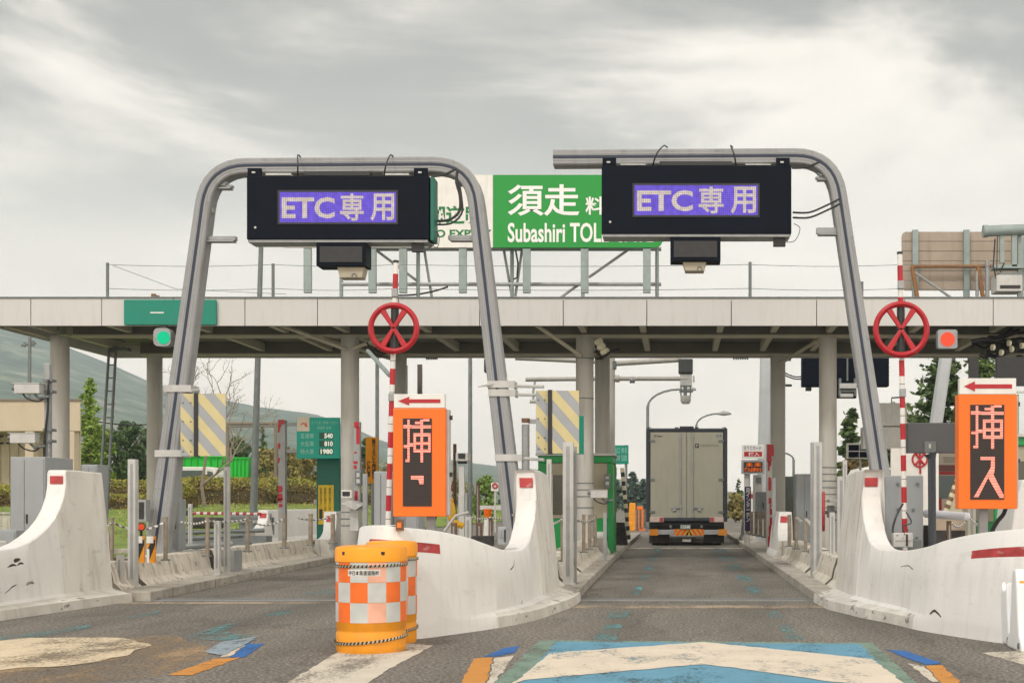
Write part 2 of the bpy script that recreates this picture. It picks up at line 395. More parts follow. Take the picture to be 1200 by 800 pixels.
# hills
g = MB(); g.keep = True
ridge = [(-1500,330),(-700,330),(-200,352),(0,383),(60,399),(130,427),(180,449),(240,464),(300,476),(370,485),(420,504),(450,517),(500,534),(560,543),(600,548),(650,551),(700,558),(760,565),(850,576),(1000,580),(1300,584),(2500,584)]
def rz(px):
    for (a, b), (c, d) in zip(ridge, ridge[1:]):
        if a <= px <= c: return b+(d-b)*(px-a)/(c-a)
    return 584
NX, NY = 260, 34
for j in range(NY+1):
    for i in range(NX+1):
        px = -1400+i*3600/NX; Y1 = 3000; t = j/NY
        Y = 420+t*(Y1-420); hz = (CY-rz(px))*Y1/K+H
        X = (px-CX)*Y/K
        if t > .999: f = 1
        f = t**1.25
        z = hz*f*(1-.16*math.sin(math.pi*t)*(mnoise.noise(Vector((X*.002, Y*.002, 1)))+.6))+14*mnoise.noise(Vector((X*.012, Y*.008, 3)))*t*(1-t)+5*mnoise.noise(Vector((X*.04, Y*.03, 5)))*t*(1-t*.6)
        g.v.append(Vector((X, Y, max(z, -.5+t))))
for i in range(NX+1): v = g.v[NY*(NX+1)+i]; g.v.append(Vector((v.x*1.04, v.y*1.04, -5)))
for j in range(NY+1):
    for i in range(NX):
        a = j*(NX+1)+i; g.f.append([a, a+1, a+NX+2, a+NX+1]); g.m.append(0); g.sm.append(True)
hill_m = M('wooded_hillside', (.12,.175,.09), .95, 0, .6, .02, spots=0, streak=0)
nt = hill_m.node_tree; L = nt.links; N = nt.nodes
gg = N.new('ShaderNodeTexCoord'); q = N.new('ShaderNodeTexNoise'); q.inputs['Scale'].default_value = .009; q.inputs['Detail'].default_value = 7; q.inputs['Roughness'].default_value = .7
L.new(gg.outputs['Object'], q.inputs['Vector']); mr = N.new('ShaderNodeMapRange'); mr.inputs['From Min'].default_value = .5; mr.inputs['From Max'].default_value = .62; mr.inputs['To Max'].default_value = .75
L.new(q.outputs['Fac'], mr.inputs['Value']); mx = N.new('ShaderNodeMix'); mx.data_type = 'RGBA'; mx.inputs['B'].default_value = (.48,.46,.32,1)
bc = N['Principled BSDF'].inputs['Base Color']; old = bc.links[0].from_socket; L.new(old, mx.inputs['A']); L.new(mr.outputs['Result'], mx.inputs['Factor']); L.new(mx.outputs['Result'], bc)
g.build('hills', hill_m, kind='structure')

# painted markings (thin sheets above the asphalt)
def gp(pts): return [G(*p) for p in pts]
def mark(name, pts, z, m):
    p = gp(pts) if isinstance(pts[0][0], (int,)) or pts[0][1] > 300 else pts
    a = sum(p[i][0]*p[(i+1)%len(p)][1]-p[(i+1)%len(p)][0]*p[i][1] for i in range(len(p)))
    if a < 0: p = p[::-1]
    q = []                                               # hand-painted, worn outline
    for (x0, y0), (x1, y1) in zip(p, p[1:]+p[:1]):
        n = max(1, int(math.hypot(x1-x0, y1-y0)/.07))
        for k in range(n):
            x, y = x0+(x1-x0)*k/n, y0+(y1-y0)*k/n; am = 4 if 'patch' in name else 1; fr_ = 2.5 if am > 1 else 7; jx = mnoise.noise(Vector((x*fr_, y*fr_, 3)))*.024*am; jy = mnoise.noise(Vector((x*fr_, y*fr_, 9)))*.05*am; q.append((x+jx, y+jy))
    p = q
    g = MB(); g.keep = True; g.sheet(p, z); o = g.build(name, m, kind='structure')
    bm = bmesh.new(); bm.from_mesh(o.data); ly = bm.verts.layers.float.new('inner')
    old = set(bm.verts); bmesh.ops.triangulate(bm, faces=bm.faces[:]); bmesh.ops.inset_region(bm, faces=bm.faces[:], thickness=.09, use_even_offset=False)
    for v in bm.verts: v[ly] = 0. if v.is_boundary else 1.
    bm.to_mesh(o.data); bm.free(); return o
p_cream = worn_paint('worn_cream_paint', (.74,.655,.53), .32, 3.5)
p_white = worn_paint('worn_white_paint', (.66,.6,.5), .42, 4)
p_blue = worn_paint('worn_blue_paint', (.13,.33,.46), .34, 4)
p_blue2 = worn_paint('bright_blue_paint', (.025,.14,.42), .3, 5)
p_orange = worn_paint('worn_orange_paint', (.62,.27,.05), .3, 4)
p_teal = worn_paint('worn_teal_paint', (.13,.36,.38), .74, 6)
p_tan = worn_paint('worn_tan_paint', (.40,.28,.16), .66, 2)
p_green = worn_paint('worn_sage_paint', (.2,.3,.24), .4, 4)
mark('painted_lane_diamond', [(632,750),(1022,753),(1074,800),(1130,850),(530,850),(580,800)], .004, p_green)
mark('painted_lane_diamond', [(652,752),(1008,755),(1052,800),(1100,850),(556,850),(610,800)], .008, p_blue)
mark('painted_lane_chevron', [(645,766),(825,753),(1022,773),(1057,800),(1075,812),(976,800),(826,779),(613,798),(585,812),(606,798)], .012, p_cream)
mark('painted_lane_dash', [(566,769),(592,759),(609,756),(602,765),(578,770)], .004, p_blue2)
mark('painted_lane_dash', [(540,800),(528,822),(553,822),(570,800),(578,770),(556,771)], .004, p_orange)
mark('painted_lane_dash', [(572,800),(580,771),(602,768),(590,785),(580,800)], .004, p_white)
mark('painted_lane_dash', [(1038,761),(1060,762),(1103,777),(1085,779)], .004, p_blue2)
mark('painted_lane_dash', [(1085,780),(1104,779),(1126,800),(1148,820),(1122,820),(1102,800)], .004, p_orange)
mark('painted_lane_dash', [(1064,777),(1084,781),(1100,799),(1092,799)], .004, p_white)
mark('painted_stripe', [(300,822),(396,764),(440,752),(508,756),(452,786),(400,822)], .004, p_white)
mark('painted_stripe', [(1150,765),(1200,762),(1260,775),(1240,790)], .004, p_white)
mark('painted_lane_patch', [(-90,790),(-60,758),(30,748),(150,747),(176,757),(120,776),(40,782)], .008, worn_paint('very_worn_cream_paint', (.72,.6,.42), .44, 2.5))
mark('painted_lane_patch', [(-140,815),(-80,760),(80,745),(200,744),(260,760),(200,790),(60,806)], .004, p_tan)
mark('painted_lane_line', [(-40,752),(40,741),(112,730),(100,737),(20,750)], .008, p_teal)
mark('painted_lane_line', [(145,723),(188,715),(184,720),(150,725)], .004, p_teal)
mark('painted_lane_line', [(215,747),(262,732),(285,729),(262,740),(302,746),(262,752)], .008, p_teal)
mark('painted_lane_line', [(238,764),(262,752),(302,746),(290,754),(262,768)], .008, worn_paint('worn_pale_blue_paint', (.3,.38,.44), .4, 5))
mark('painted_lane_dash', [(270,770),(290,754),(310,754),(286,770)], .004, p_blue2)
mark('painted_lane_dash', [(196,791),(250,772),(282,770),(226,791)], .004, p_orange)
mark('painted_lane_dash', [(256,770),(288,755),(270,769)], .004, p_white)
mark('painted_lane_line', [(310,720),(340,714),(345,717),(318,723)], .004, p_teal)
def dashline(px_of, ys, w, m):
    for a, b in ys:
        mark('painted_lane_line', [(px_of(a)-w, a), (px_of(a)+w, a), (px_of(b)+w*1.3, b), (px_of(b)-w*1.3, b)], .004, m)
ys = [(642,648),(651,657),(661,668),(673,681),(686,696),(716,724),(731,750)]
dashline(lambda y: 796-.70*(y-590)*.78, [(716,724),(731,750)], 10, p_teal)
dashline(lambda y: 796+1.12*(y-590)*.77, ys, 7, p_teal)
dashline(lambda y: 796-.62*(y-590)*.78, ys[:5], 4, p_teal)
dashline(lambda y: 796-5.2*(y-590)*.77, [(658,661),(664,668),(674,680),(690,697)], 14, p_teal)
mark('painted_cross_line', [(-1.35,15.9),(1.8,15.9),(1.8,16.35),(-1.35,16.35)], .004, worn_paint('faded_tan_line', (.42,.34,.25), .5, 3))
mark('painted_cross_line', [(-1.5,37),(1.86,37),(1.86,37.5),(-1.5,37.5)], .004, p_white)
mark('painted_cross_line', [(-7.4,16.6),(-3.8,16.6),(-3.8,16.9),(-7.4,16.9)], .004, worn_paint('faded_tan_line', (.42,.34,.25), .5, 3))
for xa, xb in ((-1.35,1.8),(-7.1,-3.8)):
    g = MB()
    g.box(xa,xb,17.15,17.2,.0,.012); g.box(xa,xb,17.36,17.41,.0,.012); g.box(xa,xb,17.2,17.36,.0,.006,1)
    g.build('road_joint', [steel, tar], kind='structure')

# ------------------------------------------------------------------ islands (kerbed pavement slabs)
def island(edge_r, edge_l):     # lists of (x,y), lane side first
    g = MB(); g.slab(edge_r+edge_l[::-1], -.02, .13)
    return g.build('pavement', kerb_conc, kind='structure', bevel=.015)
island([(-1.36,16.9),(-1.40,20),(-1.46,28),(-1.53,37),(-1.56,52)], [(-3.72,16.9),(-3.72,28),(-3.6,37),(-3.5,52)])
island([(4.3,16.6),(4.25,28),(4.2,52)], [(1.80,16.6),(1.81,20),(1.84,28),(1.88,37),(1.9,52)])
island([(-7.06,17.1),(-7.28,20.5),(-7.62,28),(-7.95,36),(-8.2,44)], [(-9.6,17.1),(-9.6,28),(-10,44)])
island([(-12.9,33),(-12.9,52)], [(-14.6,33),(-14.6,52)])
island([(9.6,14),(9.6,48)], [(7.3,14),(7.3,48)])

# ------------------------------------------------------------------ crash walls
def loftwall(mb, pts, th=.25, bat=.17, foot=.15, ft_in=.13, caps=1, base=0., tw=0):
    """pts: (x,y,h); outer side is on the right of travel. returns surface samples"""
    n = len(pts); S = []; o = len(mb.v)
    for i in range(n):
        a = Vector(pts[max(i-1,0)][:2]); b = Vector(pts[min(i+1,n-1)][:2]); t = (b-a)
        t = t.normalized() if t.length > 1e-6 else Vector((0,1)); nn = Vector((-t.y, t.x))
        x, y, h = pts[i]; p = Vector((x,y)); ft_i = ft_in*(1 if not tw else max(0, min(1, (y-12.9)/2.6)))
        def q(u, z): w = p+nn*u; return Vector((w.x, w.y, z))
        ins = .02+ft_i+bat*(h-foot)
        row = [q(0, base), q(0.012, foot*.75), q(.012+ft_i*.7, foot), q(.02+ft_i, foot+.03), q(ft_i+.02+(ins-ft_i-.02)*.5-.012, foot+(h-foot)*.5), q(ins, h-.014), q(ins+.014, h), q(ins+th-.014, h), q(ins+th, h-.014), q(ins+th+.05, base)]
        mb.v += row; S.append((row[3], row[5], nn, Vector((t.x,t.y,0)), row[6], row[7]))
    m = 10
    for i in range(n-1):
        for k in range(m-1):
            mb.f.append([o+i*m+k, o+(i+1)*m+k, o+(i+1)*m+k+1, o+i*m+k+1]); mb.m.append(0 if not tw else 6 if k < 2 and pts[i][1] > 13.4 else tw if 1 < k < 6 and pts[i][1] > 15.2+.5*mnoise.noise(Vector((0, 7, k))) and pts[i][2] > 1.15 else 0); mb.sm.append(bool(tw))
    mb.f.append([o+k for k in range(m)]); mb.m.append(caps); mb.sm.append(False)
    mb.f.append([o+(n-1)*m+k for k in range(m)][::-1]); mb.m.append(caps); mb.sm.append(False)
    return S
def surf(S, i, w, off=.004):
    i0 = int(i); f = i-i0; i1 = min(i0+1, len(S)-1)
    a = S[i0][0].lerp(S[i0][1], w); b = S[i1][0].lerp(S[i1][1], w); nn = S[i0][2]
    p = a.lerp(b, f); return p-Vector((nn.x, nn.y, -.15))*off
def patch(mb, S, poly, mi, off=.006):     # poly of (i,w) on outer face, as strips between consecutive pairs
    for (a, b), (c, d) in zip(poly, poly[1:]):
        mb.add([surf(S,a[0],a[1],off), surf(S,b[0],b[1],off), surf(S,d[0],d[1],off), surf(S,c[0],c[1],off)], [(0,1,2,3)], mi)
def band(mb, S, i0, i1, zt, zb, mi, off=.006, step=.5):
    poly = []; i = i0
    def wz(i, dz):
        a = surf(S, i, 0, 0); b = surf(S, i, 1, 0); return 1-dz/(b.z-a.z)
    while i <= i1+1e-6: poly.append(((i, wz(i, zt)), (i, wz(i, zb)))); i += step
    patch(mb, S, poly, mi, off)
def scratch(mb, S, pts, w, mi):
    if len(pts) > 2: pts = [(q.x, q.y+.012*mnoise.noise(Vector((q.x*2, q.y*9, 1)))) for q in cat3([(a, b, 0) for a, b in pts], 5)]
    for k, ((i, a), (j, b)) in enumerate(zip(pts, pts[1:])):
        wf = lambda t: w*(.15+.85*math.sin(math.pi*(.06+.88*t))); wa = wf(k/(len(pts)-1)); wb = wf((k+1)/(len(pts)-1))
        mb.add([surf(S,i,a-wa,.007), surf(S,j,b-wb,.007), surf(S,j,b+wb,.007), surf(S,i,a+wa,.007)], [(0,1,2,3)], mi)
crack = M('dark_crack', (.06,.05,.04), .9, 0, .4, 20)
scuff = M('brown_scuff', (.25,.21,.17), .9, 0, .4, 20)

def rise(x0, y0, x1, y1, h0, h1, n=9, p=1.):
    out = []
    for k in range(1, n+1):
        a = math.pi/2*k/n; u = math.sin(a)**p; v = 1-math.cos(a)
        out.append((x0+(x1-x0)*u, y0+(y1-y0)*u, h0+(h1-h0)*v))
    return out

# centre nose
REDQ = []
pathC = [(-3.75,17.3,.8),(-3.72,15.5,.85),(-3.6,14.2,.95),(-3.4,13.1,1.05),(-3.12,12.4,1.09),(-2.85,12.15,1.09),(-2.6,12.22,1.075),(-2.3,12.65,1.03),(-2.0,13.2,.93),(-1.84,13.55,.85),(-1.7,13.95,.79)]
pathC += [(-1.56,14.5,.77)]+rise(-1.56,14.5,-1.36,15.95,.77,1.72,p=.75)+[(-1.33,16.4,1.72),(-1.32,16.85,1.70),(-1.32,17.2,1.68)]
def marksC(mb, S):
    band(mb, S, 25, 42, .12, .215, 4)
    scratch(mb, S, [(62.5,.86),(61.8,.74),(60.3,.66),(58.6,.60),(56.8,.58)], .014, 2)
    scratch(mb, S, [(47.4,.42),(47,.3)], .015, 2); scratch(mb, S, [(46.9,.26),(46.8,.22)], .015, 2)
    for q in (54.3, 74.2): scratch(mb, S, [(q,.98),(q+.1,.5),(q,.02)], .0035, 3)
    scratch(mb, S, [(64,.07),(63.6,.0),(63.8,-.05)], .02, 2)
    scratch(mb, S, [(42.2,.9),(42.3,.5),(42.6,.1),(42.6,.0)], .006, 3)
    for k in range(16): scratch(mb, S, [(66+k*.9+random.random(), .5+random.random()*.4), (66+k*.9+random.random(), .1+random.random()*.3)], .006, 3)
def wcat(pts, n=6):
    out = []
    c = cat3(pts, n)
    for i in range(len(pts)-1):
        a, b = Vector(pts[i]), Vector(pts[i+1])
        lin = max(a.z, b.z) > 1.12 or abs(a.z-b.z) > .04 and (b-a).length < .4
        for k in range(n): out.append(a.lerp(b, k/n) if lin else c[i*n+k])
    out.append(Vector(pts[-1])); return [tuple(v) for v in out]
def build_wall(label, path, marks, k_red, zr):
    root = thing('crash_barrier', label, 'barrier', (path[len(path)//2][0], path[len(path)//2][1], 0), 'white concrete crash barriers at the island noses')
    pts = wcat(path)
    mb = MB(); S = loftwall(mb, pts, tw=5, ft_in=.27, bat=.10); marks(mb, S)
    mb.build('wall', [white_conc, raw_conc, crack, scuff, red_worn, grey_conc, foot_conc], root)
    if k_red: REDQ.append((root, S, *zr))
    return root, S
rC, SC = build_wall('white crash barrier with long red band behind the two orange drums', pathC, marksC, 19*6+6, (1.50,1.62))
g = MB(); p = surf(SC, 35.5, .97, .03); g.box(p.x-.035, p.x+.035, p.y-.03, p.y+.01, p.z+.0, p.z+.11); g.box(p.x-.02, p.x+.02, p.y-.04, p.y-.03, p.z+.03, p.z+.08, 1); g.build('reflector', [rust, M('amber_lens', (.8,.2,.02), .3)], rC)

# right nose (outer side faces the lane on the left): travel south with inner on the left
pathR = [(1.78,17.0,1.68),(1.79,16.6,1.70),(1.80,16.2,1.72),(1.83,15.75,1.72)]
ris = rise(2.08,14.6,1.83,15.75,.76,1.72,p=.75)[::-1][1:]
pathR += ris+[(2.08,14.6,.765),(2.28,13.95,.79),(2.45,13.2,.86),(2.62,12.75,.95),(2.82,12.3,1.02),(3.05,11.9,1.06),(3.4,11.62,1.08),(3.8,11.7,1.08),(4.15,12.3,1.05),(4.28,13.3,.95),(4.3,15,.85),(4.3,16.9,.8)]
def marksR(mb, S):
    n = len(S)
    band(mb, S, 94.5, 126, .15, .25, 4)
    scratch(mb, S, [(77.5,.72),(79.5,.74),(81.5,.62),(84,.5)], .009, 2)
    scratch(mb, S, [(86.5,.0),(87.8,.06),(89.5,-.01)], .016, 2)
    scratch(mb, S, [(64,.36),(66.5,.27)], .014, 2)
    scratch(mb, S, [(93.5,.95),(93,.5),(92.8,.0)], .005, 3)
    for i, w in ((98,.4),(98.6,.6),(98.3,.75),(99,.5),(84,.8),(85.5,.3),(78,.3)): scratch(mb, S, [(i,w),(i+.15,w-.06)], .02, 3)
    for k in range(14): scratch(mb, S, [(20+k*3+random.random(), .5+random.random()*.4), (20+k*3+random.random(), .1+random.random()*.3)], .005, 3)
rR, SR = build_wall('white crash barrier at the right edge, behind the striped pole with the red wheel', pathR, marksR, 0, (1.5,1.6))
# left nose
pathL = [(-9.7,17.3,.8),(-9.7,15,.82),(-9.5,13.3,.85),(-9.0,12.3,.86),(-8.4,12.0,.85),(-7.95,12.5,.82),(-7.7,13.3,.78),(-7.56,14.1,.76),(-7.5,14.75,.77)]
pathL += rise(-7.5,14.75,-7.36,16.25,.77,1.73)+[(-7.33,16.5,1.73),(-7.3,16.75,1.72),(-7.26,17.0,1.71)]
def marksL(mb, S):
    rn = random.Random(4)
    for k in range(60): i = min(60, max(43, rn.gauss(50.5,4))); w = .5+rn.gauss(0,.08); scratch(mb, S, [(i,w),(i+1.2+rn.random(), w+rn.uniform(-.04,.05)),(i+2.6+rn.random()*2, w+rn.uniform(-.04,.07))], .012+rn.random()*.03, 3 if k%3 == 0 else 2)
    for k in range(30): i = 50+rn.random()*50; w = .1+rn.random()*.75; scratch(mb, S, [(i,w),(i+.2, w-.05-rn.random()*.16)], .006+rn.random()*.008, 3)
    scratch(mb, S, [(46.5,.16),(48.5,.26),(50,.30),(54.5,.36)], .014, 2); scratch(mb, S, [(66,.62),(74,.58),(84,.55)], .012, 2)
    for k in range(16): scratch(mb, S, [(70+k*1.7+rn.random(), .5+rn.random()*.4), (70+k*1.7+rn.random(), .1+rn.random()*.3)], .005, 3)
rL, SL = build_wall('white crash barrier with a dark scrape at the left edge of the picture', pathL, marksL, 17*6+6, (1.55,1.65))
# right tower: red plate on its concave front (path is reversed there)
def redplate_at(root, S, j0, j1, z0, z1):
    rows = [(S[j][4], S[j][5]) for j in range(j0, j1)]
    rows.sort(key=lambda r: r[0].z)
    def at(z):
        for (l0, r0), (l1, r1) in zip(rows, rows[1:]):
            if l0.z <= z <= l1.z and l1.z > l0.z+1e-5: f = (z-l0.z)/(l1.z-l0.z); return l0.lerp(l1, f), r0.lerp(r1, f)
    A = at(z0); B = at(z1)
    if not A or not B: print('no plate', z0, [round(r[0].z,2) for r in rows]); return
    g = MB(); o = Vector((0,-.012,.004)); v = [A[0].lerp(A[1], .12)+o, A[0].lerp(A[1], .88)+o, B[0].lerp(B[1], .88)+o, B[0].lerp(B[1], .12)+o]
    g.add(v+[x+Vector((0,.01,0)) for x in v], [(0,1,2,3),(7,6,5,4),(0,4,5,1),(1,5,6,2),(2,6,7,3),(3,7,4,0)]); g.build('reflector_plate', red_worn, root)
redplate_at(rR, SR, 16, 70, 1.51, 1.62)
for r_, S_, a_, b_ in REDQ: redplate_at(r_, S_, 66 if r_ is rC else 58, 118 if r_ is rC else 112, a_, b_)

def small_wall(label, x, y, h, sgn, L=1.6, run=1.0, th=.28, m=white_conc, h0=.5):
    """sgn=+1: lane on +X side (outer face to the right)."""
    root = thing('crash_barrier', label, 'barrier', (x, y, .13), 'small white crash barriers further along the islands')
    fr = [(x,y,h0)]+rise(x,y,x,y+run,h0,h,7)+[(x,y+run+.2,h),(x,y+run+L,h)]
    if sgn < 0: fr = fr[::-1]
    pts = wcat([tuple(Vector(f)+Vector((0,.001*i,0))) for i, f in enumerate(fr)], 3) if sgn > 0 else wcat([tuple(Vector(f)-Vector((0,.001*i,0))) for i, f in enumerate(fr)], 3)
    mb = MB(); S = loftwall(mb, pts, th=th, bat=.13, foot=.25, ft_in=.05, base=.12); mb.build('wall', [m, raw_conc], root)
    redplate_at(root, S, 0, len(S), h-.24, h-.1)
    return root
small_wall('small white crash barrier with red plate at the foot of the bamboo green booth', -1.62, 29.6, 1.14, 1)
rC['label'] = 'white crash barrier with long red band behind the two orange drums'
small_wall('small white crash barrier right beside the column with a yellow notice panel', -7.75, 28.6, 1.12, 1, 1.8)
small_wall('small white crash barrier right of the truck below the peeling red column', 2.05, 27.6, 1.12, -1)
small_wall('tall pale crash barrier furthest back on the right island, beside the truck', 2.0, 41, 1.72, -1, 1.2)
small_wall('grey sided white crash barrier standing in front of the hedge', -12.0, 36.5, 1.12, 1, 7.0, 1.4, m=white_conc)
for o in col.objects:
    if o.get('label', '').startswith('small white crash barrier with red plate at'): o['label'] = 'small white crash barrier with red plate in front of the green booth'
# jersey segments
def segs(rows, sgn, where):
    for k, (x0, y0, x1, y1, h, lab) in enumerate(rows):
        pts = [(x0+(x1-x0)*t/8, y0+(y1-y0)*t/8, h) for t in range(9)]
        if sgn < 0: pts = pts[::-1]
        mb = MB(); loftwall(mb, pts, th=.28, bat=.24, foot=.2, ft_in=.08, base=.125)
        mb.build('barrier_segment', [seg_conc, M('weathered_end_concrete', (.33,.31,.26), .9, 0, .3, 6, streak=.3) if k == 0 else M('blackened_end_concrete', (.12,.11,.095), .9, 0, .5, 6)], None, 0, lab, 'barrier', 'low concrete barrier segments along the islands')
segs([(-7.56,17.35,-7.6,18.1,.5,'short stained barrier segment beside the left crash barrier'),
      (-7.63,18.35,-7.76,21.5,.52,'stained barrier segment with blackened end below the left gantry leg'),
      (-7.78,21.8,-8.02,28.4,.52,'longest stained barrier segment, running back to the yellow notice panel')], 1, 'left')
segs([(-1.63,17.5,-1.64,18.4,.5,'short grey barrier segment beside the middle crash barrier'),
      (-1.65,18.75,-1.67,21.6,.52,'second barrier segment behind the middle crash barrier, left of the truck lane'),
      (-1.68,22.0,-1.72,29.2,.52,'long barrier segment left of the truck lane, ending at the green booth')], 1, 'c')
segs([(2.1,17.3,2.1,18.3,.5,'short barrier segment beside the right crash barrier'),
      (2.11,18.6,2.12,21.4,.52,'barrier segment right of the truck lane, under the edge-on red wheel'),
      (2.13,21.8,2.15,27.3,.52,'long barrier segment right of the truck lane, under the two leaning bollards')], -1, 'r')

# ------------------------------------------------------------------ canopy
root = thing('toll_canopy', 'long flat canopy with pale panelled fascia spanning all toll lanes', 'canopy', (0, 30, 0))
XL, XR, YF, YB = -14.6, 13.5, 27.0, 33.0
ZB, ZT = 5.05, 5.63
g = MB()
js = [-40,36,119,203,287,372,467,562,660,758,857,957,1060,1164,1270,1375,1480]
xs = [XL]+[PX(j,YF) for j in js if XL+.3 < PX(j,YF) < XR-.3]+[XR]
for a, b in zip(xs, xs[1:]): g.box(a+.008, b-.008, YF, YF+.06, ZB, ZT)
for k in range(3): g.box(XL, XL+.06, YF+.07+k*1.96, YF+.07+(k+1)*1.96-.015, ZB, ZT); g.box(XR-.06, XR, YF+.07+k*1.96, YF+.07+(k+1)*1.96-.015, ZB, ZT)
g.box(XL, XR, YB-.06, YB, ZB, ZT)
g.build('fascia', fascia_m, root, bevel=.006)
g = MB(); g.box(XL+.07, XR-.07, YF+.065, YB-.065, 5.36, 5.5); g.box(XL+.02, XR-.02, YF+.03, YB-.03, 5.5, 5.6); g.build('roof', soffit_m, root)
g = MB(); g.box(XL-.01, XR+.01, YF-.025, YF+.1, ZT+.002, ZT+.03); g.build('fascia_cap', steel_d, root)
for y in (28.7, 32.3):
    g = MB()
    g.box(XL+1, XR-.4, y, y+.3, 5.095, 5.355); g.box(XL+1, XR-.4, y-.04, y+.34, 5.05, 5.09, 1)  # pale bottom flange puts the girder's highlight line into its colour
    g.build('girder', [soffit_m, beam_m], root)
for px in (70, 410, 685, 970):
    x = PX(px, 28.85)
for k, x in enumerate([-14.0, -12.3, -10.5, -8.8, -7.43, -5.6, -4.1, -2.13, -.8, .9, 2.1, 3.35, 5.2, 7.0, 8.8, 11]):
    g = MB(); g.box(x-.07, x+.07, YF+.07, 28.64, 5.12, 5.35); g.box(x-.07, x+.07, 29.06, 32.24, 5.14, 5.35); g.build('cross_beam', beam_m, root, bevel=.008)
def colm(x, y, r, label=None):
    g = MB(); g.tube([(x,y,.1),(x,y,5.06)], r, 24); g.tube([(x,y,.1),(x,y,.16)], r+.12, 24)
    for z in (1.7, 3.4): g.tube([(x,y,z),(x,y,z+.012)], r+.004, 24)
    o = g.build('column', column_m, root)
    return o
for x in (-13.96, -7.42, -2.13, 3.35, 9.4): colm(x, 28.85, .2)
for x in (-13.3, -7.1, -1.95, 2.5, 8.2): colm(x, 32.45, .19)
def brace(a, b, r=.045):
    g = MB(); g.tube([a, b], r, 8); g.build('brace', beam_m, root)
brace((-7.42,28.7,4.75),(-6.4,28.75,5.1)); brace((-7.45,28.6,4.75),(-8.6,27.6,5.15)); brace((-2.2,28.6,4.6),(-3.1,27.4,5.15)); brace((2.5,32.2,4.8),(3.3,29.1,5.1)); brace((9.3,28.6,4.3),(10.4,28.2,5.1)); brace((-14.1,28.5,5.0),(-15+.6,27.3,5.1)); brace((-8,28.7,5.0),(-7.1,32.2,4.9))
# wraps, boxes and stencil on columns
def wraps(x, y, r, zs, red=None):
    for z in zs:
        g = MB(); g.tube([(x,y,z),(x,y,z+.025)], r+.006, 20); g.build('strap', steel_d, root)
wraps(-2.13, 28.85, .2, (4.55,3.65,1.75,1.6,1.45,1.2,.9)); wraps(3.35, 28.85, .2, (2.1,1.95,1.8,1.65,1.5,1.35,1.2)); wraps(-7.42, 28.85, .2, (1.1,.95,.8))

# roof railing
root = thing('roof_railing', 'thin wire railing on slim posts along the canopy roof', 'railing', (0, 28, ZT))
YR = 28.0
for px, y0 in ((126,308),(320,309),(464,312),(879,307),(1010,330)):
    g = MB(); x = PX(px, YR); g.tube([(x,YR,ZT-.05),(x,YR,PZ(y0,YR))], .035, 8); g.build('post', steel_d, root)
for z in (PZ(310,YR), PZ(338,YR)):
    g = MB()
    for a, b in ((126,320),(320,464),(464,879),(879,1060),(1060,1300)): g.tube(sag((PX(a,YR),YR,z),(PX(b,YR),YR,z),.04), .0065, 5, caps=False)
    g.build('wire', steel_d, root)
g = MB(); g.tube([(PX(132,YR),YR,PZ(311,YR)),(PX(200,YR),YR+.3,PZ(336,YR)),(PX(330,YR),YR+.3,PZ(342,YR))], .006, 5); g.build('wire', steel_d, root)

# ------------------------------------------------------------------ highway sign on the roof
YS = 29.5
root = thing('highway_sign', 'big green and white toll gate name board on steel legs above the canopy', 'sign', (PX(640,YS), YS, ZT))
def rrect(x0, x1, z0, z1, r, corners=(1,1,1,1), n=6):
    out = []
    for (cx, cz, a0, on) in ((x1-r,z0+r,-90,corners[1]),(x1-r,z1-r,0,corners[2]),(x0+r,z1-r,90,corners[3]),(x0+r,z0+r,180,corners[0])):
        if on:
            for k in range(n+1): a = R(a0+90*k/n); out.append((cx+r*math.cos(a), cz+r*math.sin(a)))
        else: out.append((x1 if cx > (x0+x1)/2 else x0, z0 if cz < (z0+z1)/2 else z1))
    return out
g = MB(); g.prism(rrect(PX(326,YS), PX(577.5,YS), PZ(290,YS), PZ(205,YS), .14, (1,0,0,1)), YS, YS+.06); g.build('white_panel', white_paint, root)
g = MB(); g.prism(rrect(PX(578,YS), PX(777,YS), PZ(290,YS), PZ(205,YS), .2, (0,1,1,0)), YS, YS+.06); g.build('green_panel', green_sign, root)
wl = M('white_lettering', (.8,.8,.78), .5, 0, .03, 2); gl = M('green_lettering', (.0,.17,.04), .5, 0, .03, 2)
ptext('東富士五湖道路', 412,567,241,263, YS-.006, gl, root, bold=.03)
ptext('HIGASHI-FUJIGOKO EXPWY', 394,576,269,281, YS-.006, gl, root, bold=.03)
ptext('須走', 595,679,216,253, YS-.006, wl, root, bold=.018)
ptext('料金所', 686,752,230,252, YS-.006, wl, root, bold=.018)
ptext('Subashiri TOLL GATE', 595,766,261,284, YS-.006, wl, root, bold=.022)
for px in (360,436,472,542,617,685,758):
    g = MB(); g.pb(px-4.5,px+4.5,291.5,343,YS+.0,.1); g.pb(px-4.5,px+4.5,207,291,YS+.065,.1); g.build('post', green_steel, root, bevel=.01)
YQ = YS+.5
g = MB(); g.tube([P(400,333,YQ),P(775,333,YQ)], .045, 8); g.tube([P(400,292,YQ),P(775,292,YQ)], .045, 8); g.build('rail', steel, root)
for px in (400,490,600,683,770):
    g = MB(); x = PX(px,YQ); g.tube([(x,YQ,ZT),(x,YQ,PZ(285,YQ))], .045, 8); g.build('leg', green_steel, root)
    g = MB(); g.box(x-.17,x+.17,YQ-.15,YQ+.15,ZT-.02,ZT+.035); g.box(x-.09,x+.09,YQ-.09,YQ+.09,ZT+.036,ZT+.1); g.build('base_plate', beam_m, root)
